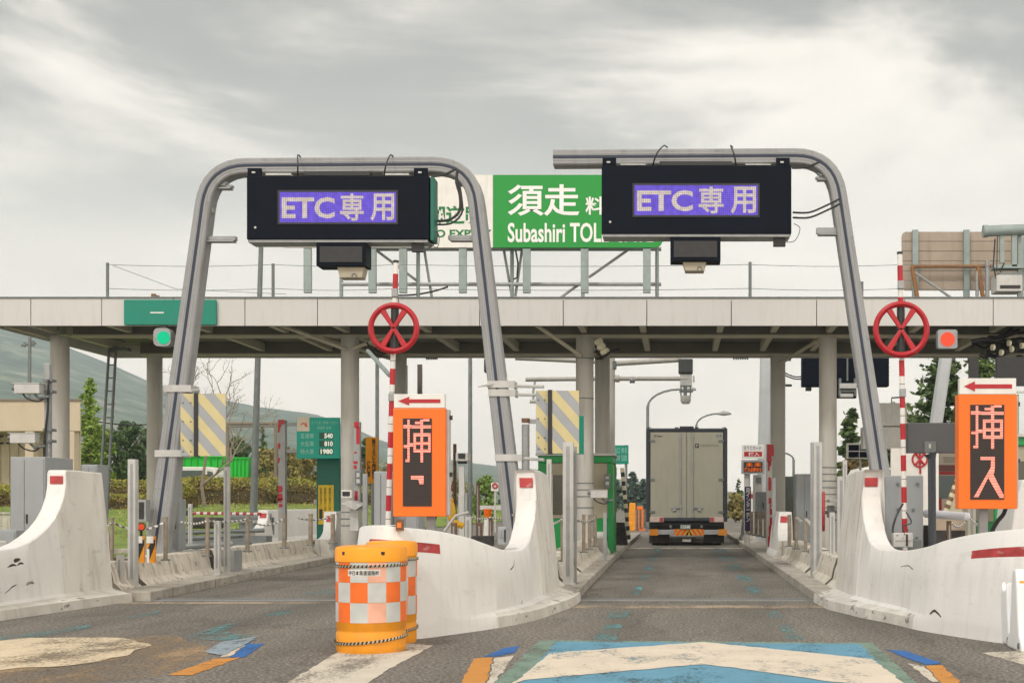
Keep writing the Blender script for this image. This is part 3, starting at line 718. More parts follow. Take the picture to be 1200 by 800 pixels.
for a, b in (((430,285),(490,330)),((497,291),(506,348)),((740,290),(690,325)),((683,330),(655,350)),((590,290),(600,348)),((612,291),(604,347))):
    g = MB(); g.tube([P(*a,YQ+.1),P(*b,YQ+.1)], .032, 8); g.build('brace', steel, root)
g = MB(); g.tube([P(597,330,YQ),P(606,325,YQ),P(607,308,YQ-.1),P(604,292,YQ)], .02, 6); g.tube(sag(P(465,346,YQ),P(525,336,YQ),.06), .02, 6); g.build('cable', black, root)

# signboard back on the right
YS2 = 29.6
root = thing('roof_signboard', 'back of a brown weathered signboard above the canopy at right', 'sign', (PX(1120,YS2), YS2, ZT))
brown_al = M('weathered_brown_aluminium', (.36,.3,.24), .6, .1, .1, 3, streak=.4)
for k in range(6):
    z0 = PZ(340-k*11.5, YS2); z1 = PZ(340-(k+1)*11.5+.6, YS2)
    g = MB(); g.prism(rrect(PX(1057,YS2), PX(1280,YS2), z0, z1, .1, (k == 0, 0, 0, k == 5)) if k in (0,5) else [(PX(1057,YS2),z0),(PX(1280,YS2),z0),(PX(1280,YS2),z1),(PX(1057,YS2),z1)], YS2, YS2+.06); g.build('panel', brown_al, root)
for px in (1072,1132,1195,1250):
    g = MB(); g.box(PX(px-3.5,YS2),PX(px+3.5,YS2),YS2-.1,YS2-.003,ZT-.02,PZ(270,YS2)); g.build('post', green_steel, root, bevel=.008)
g = MB(); g.tube([P(1068,312,YS2-.2),P(1280,312,YS2-.2)], .04, 8); g.build('rail', M('rusty_rail', (.3,.15,.06), .8, .1, .3, 9), root)
for a, b, r_, m_ in (((1069,312),(1075,349),.05,0),((1146,312),(1152,349),.05,0),((1070,318),(1115,349),.03,1),((1157,305),(1157,349),.05,1),((1145,318),(1145,349),.04,1)):
    MB().tube([P(*a,YS2-.3),P(*b,YS2-.3)], r_, 6).build('strut', steel if m_ else MATS['rusty_rail'], root)

# overhead camera at the right above the canopy
root = thing('overhead_camera', 'grey camera unit hanging from a thick pipe above the canopy, right edge', 'camera', P(1190,349,27.6))
Y = 27.6
g = MB(); g.tube([P(1153,271,Y),P(1280,266,Y+.1)], .12, 14); g.tube([P(1152,271,Y),P(1157,271,Y)], .135, 14); g.build('pipe', green_steel, root)
g = MB(); g.pb(1172,1177,275,308,Y,.08); g.pb(1186,1192,275,312,Y,.08); g.pb(1193,1197,275,349,Y+.1,.08); g.pb(1165,1200,310,314,Y,.3); g.build('bracket', green_steel, root)
g = MB(); g.pb(1168,1198,322,341,Y-.1,.5); g.pb(1171,1196,319,322,Y-.05,.4,1); g.pb(1172,1196,334,338,Y-.11,.01,2); g.build('camera_housing', [steel_l, steel_d, black], root, bevel=.015)
g = MB(); g.tube([P(1166,280,Y),P(1164,312,Y),P(1168,330,Y)], .015, 6); g.tube([P(1177,308,Y),P(1172,318,Y),P(1180,325,Y)], .015, 6); g.tube([P(1169,275,Y),P(1168,318,Y)], .01, 6); g.build('cable', black, root)

# teal lane lights board
Y = YF-.08
root = thing('lane_light_board', 'teal board with a round green lamp fixed on the canopy fascia', 'traffic light', P(198,381,Y))
g = MB(); g.pb(145,253,351,380.5,Y,.06); g.build('board', teal, root, bevel=.01)
g = MB(); g.pb(176,192,365.5,367,Y-.004,.004); g.build('dash_mark', white_paint, root)
for px, m in ((192,'on'),(220,'off')):
    g = MB(); g.prism(rrect(PX(px-10,Y),PX(px+10,Y),PZ(406,Y),PZ(385,Y),.1), Y-.1, Y+.12); g.pb(px-3,px+3,381,386,Y,.05,1); h = g.build('lamp_housing', [steel, black], root)
    c = P(px-.5,395.5,Y-.104); g = MB(); g.disc((c.x,c.z), .135, c.y-.01, c.y+.003); g.build('lens', EM('green_lamp', (.01,.62,.3), .75) if m == 'on' else glass_d, h)
for px in (181,231):
    g = MB(); g.pb(px-4,px+1,344,351,Y+.1,.05); g.pb(px,px+5,346,351,Y+.2,.05); g.build('bracket', rust, root)
Y = YF-.2
root = thing('red_lane_light', 'square grey signal with a glowing red lamp under the fascia, right of the red wheel', 'traffic light', P(1110,410,Y))
g = MB(); g.prism(rrect(PX(1099,Y),PX(1122,Y),PZ(408,Y),PZ(386,Y),.05), Y, Y+.2); g.tube([P(1110,395,Y+.2),P(1110,384,YF+1)], .03, 6, 0); g.build('lamp_housing', steel, root)
c = P(1110.5,397.5,Y-.004); g = MB(); g.disc((c.x,c.z), .15, c.y-.01, c.y+.003); g.build('lens', EM('red_lamp', (1.,.10,.05), .85), root)

# ------------------------------------------------------------------ gantries
YG = 20.3
def arch(pts2, rads, n=8):
    """rounded polyline in the XZ plane"""
    out = [pts2[0]]
    for i in range(1, len(pts2)-1):
        p = Vector(pts2[i]); a = (Vector(pts2[i-1])-p); b = (Vector(pts2[i+1])-p)
        r = rads; la = a.normalized(); lb = b.normalized(); p0 = p+la*r; p2 = p+lb*r
        for k in range(n+1):
            t = k/n; q = p0*(1-t)**2+p*2*t*(1-t)+p2*t*t; out.append((q.x, q.y))
    out.append(pts2[-1]); return out
def gxz(px, py): return (PX(px,YG), PZ(py,YG))
gant = M('gantry_metal', (.31,.32,.325), .8, 0, .1, 2, streak=.45, spots=.2)
groove_m = M('dark_blue_groove', (.03,.04,.07), .6, 0, .2, 4)
def gantry(label, poly, wbeam, wleg, topz, sign_px, sign_lab, flip):
    root = thing('gantry', label, 'gantry', (PX(sum(sign_px[:2])/2,YG), YG, .13), 'curved steel lane gantries')
    pts = arch([gxz(*p) for p in poly], .62)
    ws = []
    for x, z in pts: f = min(1, max(0, (topz-.9-z)/1.5)); ws.append(wbeam+(wleg-wbeam)*f)
    g = MB(); g.sweep(pts, ws, YG, YG+.3, 0, .02); g.build('frame', gant, root)
    g = MB(); g.sweep(pts, [.045]*len(pts), YG-.008, YG+.01, 0, .003); g.build('groove_strip', groove_m, root)  # groove's dark line painted on as a raised strip, not cut in
    # lighter edge flanges
    g = MB()
    for s in (-1, 1):
        q = []
        for i in range(len(pts)):
            a = Vector(pts[max(i-1,0)]); b = Vector(pts[min(i+1,len(pts)-1)]); t = (b-a).normalized(); nn = Vector((-t.y,t.x)); p = Vector(pts[i])+nn*s*(ws[i]/2-.075); q.append((p.x,p.y))
        g.sweep(q, [.014]*len(q), YG-.006, YG+.01, 0, .002)
    g.build('edge_trim', M('pale_aluminium_trim', (.36,.37,.375), .75, 0, .05, 3), root)
    return root
gl1 = gantry('full grey arch gantry on two splayed legs at left', [(176,682),(243,194),(552,192),(609,682)], .245, .34, 6.8, (289,503), '', False)
gl2 = gantry('cantilevered grey gantry with one leg, at right over the truck lane', [(648,184),(977,182),(1052,682)], .245, .3, 6.8, (705,928), '', False)
for rt, pxs in ((gl1,(176,609)),(gl2,(1052,))):
    for px in pxs:
        x = PX(px,YG); g = MB(); g.box(x-.28,x+.28,YG-.12,YG+.42,.13,.16)
        for dx in (-.22,.22):
            for dy in (-.06,.36): g.tube([(x+dx,YG+dy,.16),(x+dx,YG+dy,.22)], .02, 6)
        g.build('base_plate', steel_d, rt)
def arm(rt, px0, px1, py, t=6, Yo=0., end=True):
    g = MB(); g.pb(px0, px1, py-t/2, py+t/2, YG+.08+Yo, .1); g.pb(px0+2, px1-2, py+t/2, py+t/2+1.6, YG+.05+Yo, .14); g.build('bracket_arm', steel, rt, bevel=.006)
arm(gl1, 246,266,214,3); arm(gl1, 248,272,218,3); arm(gl1, 232,276,279,5); arm(gl1,240,249,246,6)
arm(gl1, 533,556,213,4); arm(gl1, 525,568,278,5); arm(gl1, 553,566,242,8)
arm(gl2, 958,982,203,2.5); arm(gl2, 956,980,208,2.5); arm(gl2, 957,992,270,7); arm(gl2, 980,990,224,8); arm(gl2, 982,992,250,9)

def etc_sign(label, x0, x1, y0, y1, dx0, dx1, dy0, dy1, bx0, bx1, by1, cx0, cx1, cy1, beam_y, px_end):
    Y = YG-.35
    root = thing('lane_display', label, 'led sign', P((x0+x1)/2, y1, Y+.3), 'hanging electronic lane displays')
    g = MB(); g.box(PX(x0,Y),PX(x1,Y),Y,Y+.42,PZ(y1,Y),PZ(y0,Y)); g.build('housing', navy, root, bevel=.012)
    g = MB(); g.box(PX(x0+1,Y),PX(x1-2,Y),Y+.02,Y+.4,PZ(y1+3,Y),PZ(y1+.1,Y)); g.build('bottom_tray', steel, root)
    e = 2.2
    g = MB(); g.pb(dx0-e,dx1+e,dy0-e,dy0,Y-.01,.02); g.pb(dx0-e,dx1+e,dy1,dy1+e,Y-.01,.02); g.pb(dx0-e,dx0,dy0,dy1,Y-.01,.02); g.pb(dx1,dx1+e,dy0,dy1,Y-.01,.02); g.build('screen_frame', black, root)
    g = MB(); g.pb(dx0,dx1,dy0,dy1,Y-.004,.006); s = g.build('screen', EM('violet_led', (.16,.10,.62), .95, .032, (.10,.07,.45)), root)
    w = dx1-dx0; h = dy1-dy0
    lm = EM('cream_led', (.66,.58,.42), .95, .032, (.30,.25,.40))
    ptext('ETC', dx0+w*.02, dx0+w*.475, dy0+h*.17, dy1-h*.13, Y-.008, lm, root, bold=.028)
    ptext('専', dx0+w*.52, dx0+w*.725, dy0+h*.05, dy1-h*.05, Y-.008, lm, root, bold=.018)
    ptext('用', dx0+w*.78, dx0+w*.985, dy0+h*.05, dy1-h*.05, Y-.008, lm, root, bold=.018)
    for px in (x0+10,):
        g = MB(); c = P(px, y1-14, Y-.004); g.disc((c.x,c.z), .018, c.y, c.y+.01); g.build('lock', steel_l, root)
    g = MB(); g.box(PX(bx0,Y),PX(bx1,Y),Y+.03,Y+.4,PZ(by1,Y),PZ(y1+3.2,Y)); g.box(PX(bx0+4,Y),PX(bx1-4,Y),Y+.022,Y+.03,PZ(by1-4,Y),PZ(y1+8,Y),1); g.build('sensor_box', [navy, black], root, bevel=.01)
    g = MB(); g.prism([(PX(cx0+3,Y),PZ(cy1,Y)),(PX(cx1-3,Y),PZ(cy1,Y)),(PX(cx1,Y),PZ(by1+.3,Y)),(PX(cx0,Y),PZ(by1+.3,Y))], Y+.1, Y+.35); g.build('camera', M('shaded_camera_shell', (.4,.36,.27), .6), root, bevel=.008)  # beige darkened to hold the shade of the hood's underside
    g = MB(); c = P((cx0+cx1)/2+6, cy1-1, Y+.09); g.ring((c.x,c.y,c.z), .035, .006, 16, 6); g.build('camera_ring', steel_d, root)
    # hangers between beam and housing
    for a, b in ((x0+1,x0+17),(x1-18,x1-2)):
        g = MB(); g.pb(a,b,y0-9,y0-.2,Y+.12,.05); g.pb(a+5,a+9,y0-5,y0-3,Y+.112,.006,1); g.build('hanger', [navy, steel_l], root)
    for a, b in ((x0+22,x0+52),(x1-54,x1-24)):
        g = MB(); g.pb(a,b,beam_y+9,y0-.4,Y+.2,.14); g.build('mount_plate', steel_l, root, bevel=.005)
    g = MB(); g.pb(x0+68,x1-70,y0-5,y0-.3,Y+.1,.2); g.build('cable_tray', black, root)
    for a, d in ((x0+60,0 if x0 < 400 else 14),(x1-53 if x0 < 400 else x1-65,-7 if x0>400 else 8)):
        pts = cat3([P(a,y0+.3,Y+.1),P(a+d*.3,y0-13,Y-.02),P(a+d*.9,beam_y-12,Y+.25),P(a+d+3,beam_y-10,Y+.4)], 5)
        g = MB(); g.tube(pts, .012, 6); g.build('cable', black, root)
    g = MB(); g.pb(x1-21,x1-7,y1+4.5,y1+14,Y+.1,.1); s2 = g.build('junction_box', black, root)
    g = MB(); g.tube(cat3([P(x1-8,y1+10,Y+.15),P(x1+4,y1+8,Y+.1),P(x1+10,y1-6,Y+.15),P(x1+3,y1-12,Y+.2)], 5), .006, 5); g.build('cable', black, root)
    return root
s1 = etc_sign('navy lane display with a violet screen under the full left arch', 289,503,206,280.5, 327.5,464,225,260.5, 370,428,311, 393,425,324, 194, 0)
s2 = etc_sign('navy lane display with a violet screen under the cantilevered right gantry', 705,927.5,194,274, 743.5,888,217,252, 785.5,844.5,305, 800,828,316, 183, 0)
g = MB(); g.box(PX(504.2,19.95),PX(508,19.95),19.97,20.3,PZ(281,19.95),PZ(207,19.95)); g.build('side_hatch', dgreen, s1)
Y = YG
for pts, r_, own in (([(505,259),(525,258),(538,248),(539,230),(535,214),(536,200)],.022,gl1),([(505,263),(528,262),(541,250),(541,232),(538,214)],.016,gl1),([(505,207),(520,205),(534,198)],.018,gl1),([(498,281),(512,290),(514,275),(505,268)],.006,gl1),
    ([(929,249),(948,249),(966,242),(984,233)],.016,gl2),([(929,255),(948,255),(966,248),(984,239)],.016,gl2),([(928,197),(945,196),(962,189)],.018,gl2)):
    MB().tube(cat3([P(*p, Y) for p in pts], 5), r_, 7).build('cable', black, own)

# striped guide boards clamped to the gantry legs
def stripe_board(label, rt, px0, pxm, px1, py0, py1, legpx, ys, Yb=20.0):
    root = thing('striped_guide_board', label, 'sign', P((px0+px1)/2, py1, Yb), 'faded diagonal striped guide boards on the gantry legs')
    def strip(a, b, Y0, name):
        # diagonal stripes clipped to rectangle
        g = MB(); w = b-a; h = py1-py0; per = 31.; z = py0-w*1.3-per
        g.pb(a, b, py0, py1, Y0+.004, .03, 1)
        ang = 1.15
        yy = py0-(b-a)*ang-per
        while yy < py1:
            # stripe between lines y = yy+ang*(x-a) and +per/2
            poly = [(a,yy),(b,yy+ang*w),(b,yy+ang*w+per/2),(a,yy+per/2)]
            def clip(poly, f):
                out = []
                for i in range(len(poly)):
                    p, q = poly[i], poly[(i+1)%len(poly)]; fp, fq = f(p), f(q)
                    if fp >= 0: out.append(p)
                    if fp*fq < 0: t = fp/(fp-fq); out.append((p[0]+(q[0]-p[0])*t, p[1]+(q[1]-p[1])*t))
                return out
            c = clip(clip(poly, lambda p: p[1]-py0), lambda p: py1-p[1])
            if len(c) > 2: g.add([P(x, y, Y0) for x, y in c], [list(range(len(c)))], 0)
            yy += per
        g.keep = True
        g.build(name, [pale_yellow, stripe_grey], root)
    strip(px0, pxm-2.5, Yb+.06, 'striped_panel'); strip(pxm+2.5, px1, Yb, 'striped_panel')
    g = MB(); g.pb(pxm-2.4,pxm+2.4,py0-1,py1+1,Yb-.01,.12); g.build('joint_strip', black, root)
    g = MB()
    for a in (px0+3, pxm-6):
        for t in (.15,.45,.75,.93): c = P(a, py0+(py1-py0)*t, Yb+.056); g.disc((c.x,c.z), .01, c.y-.004, c.y+.004, 8)
    g.build('bolts', black, root)
    for y in ys:
        lx = legpx(y)
        g = MB(); g.pb(lx-16,lx+16,y-4,y+4,Yb+.28,.04); g.pb(lx-16,lx-14,y-4,y+4,Yb+.3,.36); g.pb(lx+14,lx+16,y-4,y+4,Yb+.3,.36)
        dz = PZ(y,Yb)
        xa = PX(lx+16,Yb); xb = PX((px0+pxm)/2,Yb); g.tube([(xa,Yb+.33,dz),(xb,Yb+.1,dz-.03)], .025, 6)
        g.build('clamp', steel_l, root)
    return root
stripe_board('striped guide board clamped to the left leg of the left arch', gl1, 211.5,229.5,264.5,461,534, lambda y: 182+(640-y)*.139, (455,531))
stripe_board('striped guide board clamped to the right leg of the left arch', gl1, 628,644.5,678.5,457.5,531, lambda y: 606-(640-y)*.1, (450,460,536))
g = MB(); g.tube([P(560,453,20.2),P(578,450,20.3),P(594,445,20.4)], [.008,.03,.035], 6); g.build('clamp_arm', steel_l, gl1)
# teal box behind the striped board
one('teal_board', 'narrow teal board showing behind the right striped guide board', 'sign', MB().pb(676,684,487,532,21.5,.05).pb(640,676,487,532,21.52,.04), teal)
# ------------------------------------------------------------------ striped poles with red wheels
def striped_pole(label, px_top, py_top, px_bot, Y, wheel_py, wr_px, zb):
    top = P(px_top, py_top, Y); bot = Vector((PX(px_bot,Y), Y, zb))
    root = thing('striped_pole', label, 'pole', bot, 'red and white striped poles carrying a red wheel')
    L_ = (top-bot).length; d = (top-bot)/L_
    g = MB(); g.tube([bot, top], .032, 14); g.tube([top, top+d*.03], .036, 14, 1); p = g.build('pole', [white_paint, black], root)
    per = 37*Y/K; t = L_-.14; k = 0
    while t > .25:
        g = MB(); g.tube([bot+d*(t-per*.5), bot+d*t], .0335, 14); g.build('red_band', red_paint, p)
        g = MB(); g.tube([bot+d*(t-per*.76), bot+d*(t-per*.74)], .0345, 14); g.build('seam', steel_d, p)
        t -= per
    for f in (.955, .60, .05):
        c = bot+d*(L_*f-.18*(f == .955)); g = MB(); g.box(c.x-.035, c.x+.04, c.y-.05, c.y+.01, c.z-.06, c.z+.04); g.build('clamp', steel, p, bevel=.006)
    c = P(px_top+(px_bot-px_top)*((wheel_py-py_top)/(660-py_top)), wheel_py, Y-.09); Rw = wr_px*Y/K-.035
    g = MB(); g.tube([c+Vector((0,.05,-Rw)), c+Vector((0,.05,Rw))], .046, 12); g.build('sleeve', black, root)
    g = MB(); g.ring(c, Rw, .036, 56, 10); g.ring((c.x, c.y-.03, c.z), Rw, .012, 56, 6); w = g.build('wheel', red_paint, root)
    for a in (58, 122, 238, 302):
        e = Vector((math.cos(R(a)), 0, math.sin(R(a)))); n_ = Vector((-e.z, 0, e.x)); g = MB()
        a0, a1 = c+e*.01, c+e*(Rw-.01); hw0, hw1 = .022, .038
        vs = [a0-n_*hw0, a0+n_*hw0, a1+n_*hw1, a1-n_*hw1]
        o = Vector((0,.018,0)); g.add([v-o for v in vs]+[v+o for v in vs], [(0,1,2,3),(7,6,5,4),(0,4,5,1),(1,5,6,2),(2,6,7,3),(3,7,4,0)]); g.build('spoke', red_paint, w, bevel=.01)
    return root
striped_pole('striped pole with red wheel beside the left orange panel', 464, 308, 452, 16.0, 384.5, 30, .13)
striped_pole('striped pole with red wheel beside the right orange panel', 1054.5, 298, 1061.5, 15.8, 386, 33, .13)

# ------------------------------------------------------------------ orange LED panels
led_red = EM('lit_red_diodes', (1., .36, .27), 1.2, .03, (.75, .07, .035), rows=True)
led_glow = M('dark_led_matrix', (.075,.05,.045), .5, 0, .1, 8)
led_rows = M('led_louvre_rows', (.035,.026,.024), .5, 0, .1, 8)
def led_panel(label, x0, x1, y0, ya, y1, dx0, dx1, dy0, dy1, Y, rz, full, postpx, base):
    o0 = P((x0+x1)/2, y1, Y+.1)
    root = thing('ticket_prompt_panel', label, 'led sign', (o0.x, o0.y, .13), 'orange electronic panels asking to insert the card')
    g = MB(); g.box(PX(x0,Y),PX(x1,Y),Y,Y+.2,PZ(y1,Y),PZ(ya,Y)); g.box(PX(x1,Y)-.01,PX(x1,Y)+.03,Y+.06,Y+.2,PZ(y1,Y)+.01,PZ(ya,Y)-.01,1); h = g.build('housing', [orange, steel_l], root, bevel=.008)
    g = MB(); g.box(PX(x0+1,Y),PX(x1-1,Y),Y+.004,Y+.09,PZ(ya,Y)+.003,PZ(y0,Y)); g.build('arrow_plate', white_paint, root, bevel=.004)
    cx0, cx1 = x0+6, x1-6; cy = (y0+ya)/2; hh = (ya-y0)*.13
    g = MB(); g.prism([(PX(cx0,Y),PZ(cy,Y)),(PX(cx0+13,Y),PZ(cy+hh*2.4,Y)),(PX(cx0+13,Y),PZ(cy+hh,Y)),(PX(cx1,Y),PZ(cy+hh,Y)),(PX(cx1,Y),PZ(cy-hh,Y)),(PX(cx0+13,Y),PZ(cy-hh,Y)),(PX(cx0+13,Y),PZ(cy-hh*2.4,Y))], Y-.001, Y+.003); g.build('arrow', red_paint, root)
    e = 1.4
    g = MB(); g.pb(dx0,dx1,dy0,dy1,Y-.003,.006); g.build('screen', led_glow, root)
    g = MB(); n = int((dy1-dy0)/1.9)
    for k in range(n): yy = dy0+(k+.5)*(dy1-dy0)/n; g.pb(dx0+.4,dx1-.4,yy-.5,yy+.42,Y-.012,.008)
    g.build('louvres', led_rows, root)
    w = dx1-dx0
    cw, ch_ = dx1-dx0, 51.; ox, oy = dx0, dy0+.5
    def seg_(mb, x0, y0, x1, y1): mb.add([P(ox+cw*q[0], oy+ch_*q[1], Y-.016) for q in ((x0,y0),(x1,y0),(x1,y1),(x0,y1))], [(0,1,2,3)])
    g = MB(); g.keep = True
    for r_ in ((.16,.02,.235,.99),(.02,.14,.16,.215),(.235,.14,.30,.215),(.03,.60,.16,.67),(.235,.56,.36,.635),(.09,.93,.16,.99),
               (.42,.06,.60,.12),(.70,.0,.92,.055),(.60,.02,.70,.15),(.31,.15,.98,.22),(.61,.22,.70,.33),(.61,.40,.70,.53),(.61,.60,.70,.70),(.61,.77,.70,1.),
               (.37,.33,.96,.40),(.37,.40,.455,.77),(.875,.40,.96,.77),(.455,.53,.875,.60),(.455,.70,.875,.77)): seg_(g, *r_)
    g.build('lettering', led_red, root)
    if full:
        g = MB(); g.keep = True; oy = dy0+61; ch_ = dy1-2-oy
        for q in (((.3,.0),(.72,.0),(.72,.075),(.3,.075)), ((.61,.075),(.72,.075),(.72,.26),(.60,.26)), ((.60,.26),(.72,.26),(.70,.40),(.52,.52),(.24,.98),(.1,.98),(.16,.9)), ((.535,.52),(.66,.40),(.98,.93),(.98,1.),(.86,1.))):
            g.add([P(ox+cw*a, oy+ch_*b, Y-.016) for a, b in q], [list(range(len(q)))])
        g.build('lettering', led_red, root)
    else:
        g = MB(); a = dx0+w*.28; b = dy0+67; g.keep = True
        g.add([P(*q, Y-.016) for q in ((a,b),(a+w*.44,b),(a+w*.44,b+4.5),(a,b+4.5))], [(0,1,2,3)]); g.add([P(*q, Y-.016) for q in ((a+w*.26,b+4.5),(a+w*.44,b+4.5),(a+w*.44,b+10),(a+w*.3,b+10))], [(0,1,2,3)]); g.build('lettering', led_red, root)
    text('L8' if full else 'L7', PX((x0+x1)/2-3,Y), PX((x0+x1)/2+3,Y), PZ(y1-5,Y), PZ(y1-8,Y), Y-.004, crack, root, bold=.01) if False else None
    x = PX(postpx, Y); g = MB(); g.box(x-.05,x+.05,Y+.21,Y+.31,base,PZ(ya+30,Y)); g.build('post', steel, root, bevel=.008)
    for yy in (ya+8, ya+75):
        g = MB(); g.box(PX(x1,Y)+.031,PX(x1,Y)+.06,Y+.1,Y+.14,PZ(yy+5,Y),PZ(yy,Y)); g.build('latch', black, h)
    return root
led_panel('orange panel with one complete lit character, above the orange drums', 460.5,522,461.5,478,605, 472,506,490,593, 15.0, 0, False, 500, .13)
led_panel('orange panel with two complete lit characters at the right edge', 1123.5,1192,443,462,596, 1137,1177,474,585, 14.4, 0, True, 1158, .13)
# cable under each panel
one('cable', 'thick black cable curving down behind the left orange panel', 'cable', MB().tube(cat3([P(510,600,15.3),P(507,612,15.3),P(500,622,15.3),P(498,640,15.3)],5), .03, 8), black)
one('cable', 'thick black cable curving down behind the right orange panel', 'cable', MB().tube(cat3([P(1180,590,14.8),P(1176,602,14.8),P(1168,612,14.8),P(1162,626,14.8),P(1162,650,14.8)],5), .025, 8), black)

# ------------------------------------------------------------------ orange cushion drums
ropeb = M('black_yellow_rope', (.03,.028,.02), .8, 0, .2, 5)
ropey = M('pale_rope_strand', (.5,.46,.34), .8, 0, .2, 5)
refl_o = M('orange_reflective_sheet', (.86,.16,.015), .4, 0, .15, 6, spots=.2, spotcol=(.5,.2,.1)); refl_w = M('silver_reflective_sheet', (.55,.57,.55), .35, 0, .12, 6)
refl_p = M('faded_peach_reflective_sheet', (.8,.42,.3), .35, 0, .2, 4)
def drum(label, x, y, r, h, rot, front):
    root = thing('cushion_drum', label, 'barrel', (x,y,0), 'orange cushion drums in front of the nose')
    c = (x,y,0)
    prof = [(r*.97,0),(r,.03),(r,.17),(r*.975,.18),(r*.975,.2),(r,.21),(r,h*.865),(r*.975,h*.87),(r*.975,h*.88)]
    g = MB(); g.lathe(c, prof, 48); g.build('body', amber, root)
    g = MB(); g.lathe(c, [(r*.96,h*.86),(r*1.03,h*.865),(r*1.035,h*.97),(r*1.0,h*1.0),(r*.8,h*1.012),(.01,h*1.012)], 48)
    lid = g.build('lid', M('bright_amber_lid', (.95,.36,.008), .38, 0, .06, 4), root)
    for a in (-58, -125, 60, 150):
        ca, sa = math.cos(R(a)), math.sin(R(a)); g = MB(); q = Vector((x+ca*r*1.036, y+sa*r*1.036, h*.93)); t = Vector((-sa, ca, 0))
        g.add([q-t*.014-Vector((0,0,.0)), q+t*.014-Vector((0,0,.0)), q+t*.018+Vector((0,0,.03)), q-t*.018+Vector((0,0,.03))], [(0,1,2,3)]); g.keep = True; g.build('lid_notch', tar, lid)
    # chequered reflective sheets
    nseg = 12
    for row in range(3):
        z0 = .27+row*.175; z1 = z0+.172
        for k in range(nseg):
            a0 = rot+360/nseg*k; g = MB(); vs = []; m = 6
            for j in range(m+1):
                a = R(a0+360/nseg*j/m); vs += [(x+math.cos(a)*(r+.003), y+math.sin(a)*(r+.003), z0), (x+math.cos(a)*(r+.003), y+math.sin(a)*(r+.003), z1)]
            g.add(vs, [(2*j,2*j+2,2*j+3,2*j+1) for j in range(m)], 0, True)
            mt = (refl_o if k % 4 != 1 else refl_p) if (row+k) % 2 else refl_w
            g.build('reflective_square', mt, root)
    for z, tilt in ((h*.83,.006),(.115,.03)):
        g = MB(); n = 110
        for k in range(n):
            a = 2*math.pi*k/n; b = 2*math.pi*(k+.95)/n; f = lambda a, o: (x+math.cos(a)*(r+.01), y+math.sin(a)*(r+.01), z+tilt*math.sin(a*1.0+1)+o)
            g.tube([f(a,-.008), f(b,.008)], .0085, 5, k % 2, caps=False)
        g.build('rope', [ropeb, ropey], root)
    if front:
        g = MB(); vs = []
        for j in range(9):
            a = R(-116+54*j/8); vs += [(x+math.cos(a)*(r+.004), y+math.sin(a)*(r+.004), h*.735), (x+math.cos(a)*(r+.004), y+math.sin(a)*(r+.004), h*.795)]
        g.add(vs, [(2*j,2*j+2,2*j+3,2*j+1) for j in range(8)], 0, True); pl = g.build('name_plate', white_paint, root)
        t = text('中日本高速道路㈱', -.5, .5, h*.742, h*.788, 0, tar, pl, bold=.012)
        if t:
            base = wloc(root)
            for v in t.data.vertices:
                u = v.co.x+base.x; a = R(-89+50*u); v.co = Vector((x+math.cos(a)*(r+.008), y+math.sin(a)*(r+.008), v.co.z+base.z))-base
    return root
drum('front orange drum with a white name plate', PX(435,11.35), 11.35+.0, .302, .92, 8, True)
drum('rear orange drum half hidden behind the front one', PX(457.5,12.0)-.0, 12.06, .23, .94, 22, False)

# white water barriers at right edge
def waterbar(label, px, Y, h, w):
    root = thing('water_barrier', label, 'barrier', (PX(px,Y),Y,0), 'white plastic water barriers at the right edge')
    x = PX(px,Y); wp = M('white_plastic', (.82,.83,.84), .35, 0, .03, 4)
    g = MB()
    prof = [(-.24,.0),(-.25,.07),(-.17,.14),(-.12,.35),(-.09,.58),(-.05,h),(.05,h),(.09,.58),(.12,.35),(.17,.14),(.25,.07),(.24,.0)]
    n = 5
    for k in range(n):
        x0 = x+k*w/n; x1 = x0+w/n-.012; vs = [(x0, Y+a, b) for a, b in prof]+[(x1, Y+a, b) for a, b in prof]; m = len(prof)
        g.add(vs, [(i, (i+1)%m, (i+1)%m+m, i+m) for i in range(m)]+[list(range(m))[::-1], list(range(m, 2*m))], 0, False)
    g.box(x+.01, x+w-.02, Y-.04, Y+.04, .05, h-.02)
    g.build('body', wp, root, bevel=.02)
    g = MB(); g.box(x+.03, x+.07, Y-.085, Y-.05, h-.16, h-.1); g.build('reflector', M('amber_reflector', (.9,.4,.02), .3), root)
    g = MB(); g.tube([(x+.04,Y-.14,.05),(x+.04,Y-.2,.05)], .05, 14); g.build('drain_plug', steel_d, root)
    return root
waterbar('white plastic barrier furthest right, nearer the camera', 1188, 11.4, .72, .9)
waterbar('white plastic barrier just behind the nearer one, against the wall', 1176, 11.9, .5, .5)

# ------------------------------------------------------------------ generic island furniture
def post(px, y0, y1, w, Y, label, m=None, cat='post', group='steel posts standing on the toll islands', name='steel_post', cap=False, round_=False, lean=0., pz=None):
    x = PX(px,Y); hw = w/2*Y/K; zt = PZ(y0,Y); zb = .13 if pz is None else pz
    g = MB()
    if round_: g.tube([(x+lean,Y,zb),(x,Y,zt)], hw, 12)
    else:
        g.box(x-hw, x+hw, Y-hw, Y+hw, zb, zt); g.box(x-hw*.35, x+hw*.35, Y-hw-.004, Y-hw+.001, zb+.12, zt-.06, 1)
        g.box(x-hw-.03, x+hw+.03, Y-hw-.03, Y+hw+.03, zb, zb+.015)
    if cap: g.box(x-hw-.01, x+hw+.01, Y-hw-.01, Y+hw+.01, zt, zt+.02)
    return one(name, label, cat, g, [m or steel_l, steel], group, .006 if not round_ else 0)
post(156,538,660,9,17.9,'tall pale post rising in front of the left gantry leg')
post(141,650,660,7,17.6,'low pale stub post right of the left crash barrier')
post(266,547,650,6,21.6,'tall pale post right of the striped amber marker plates')
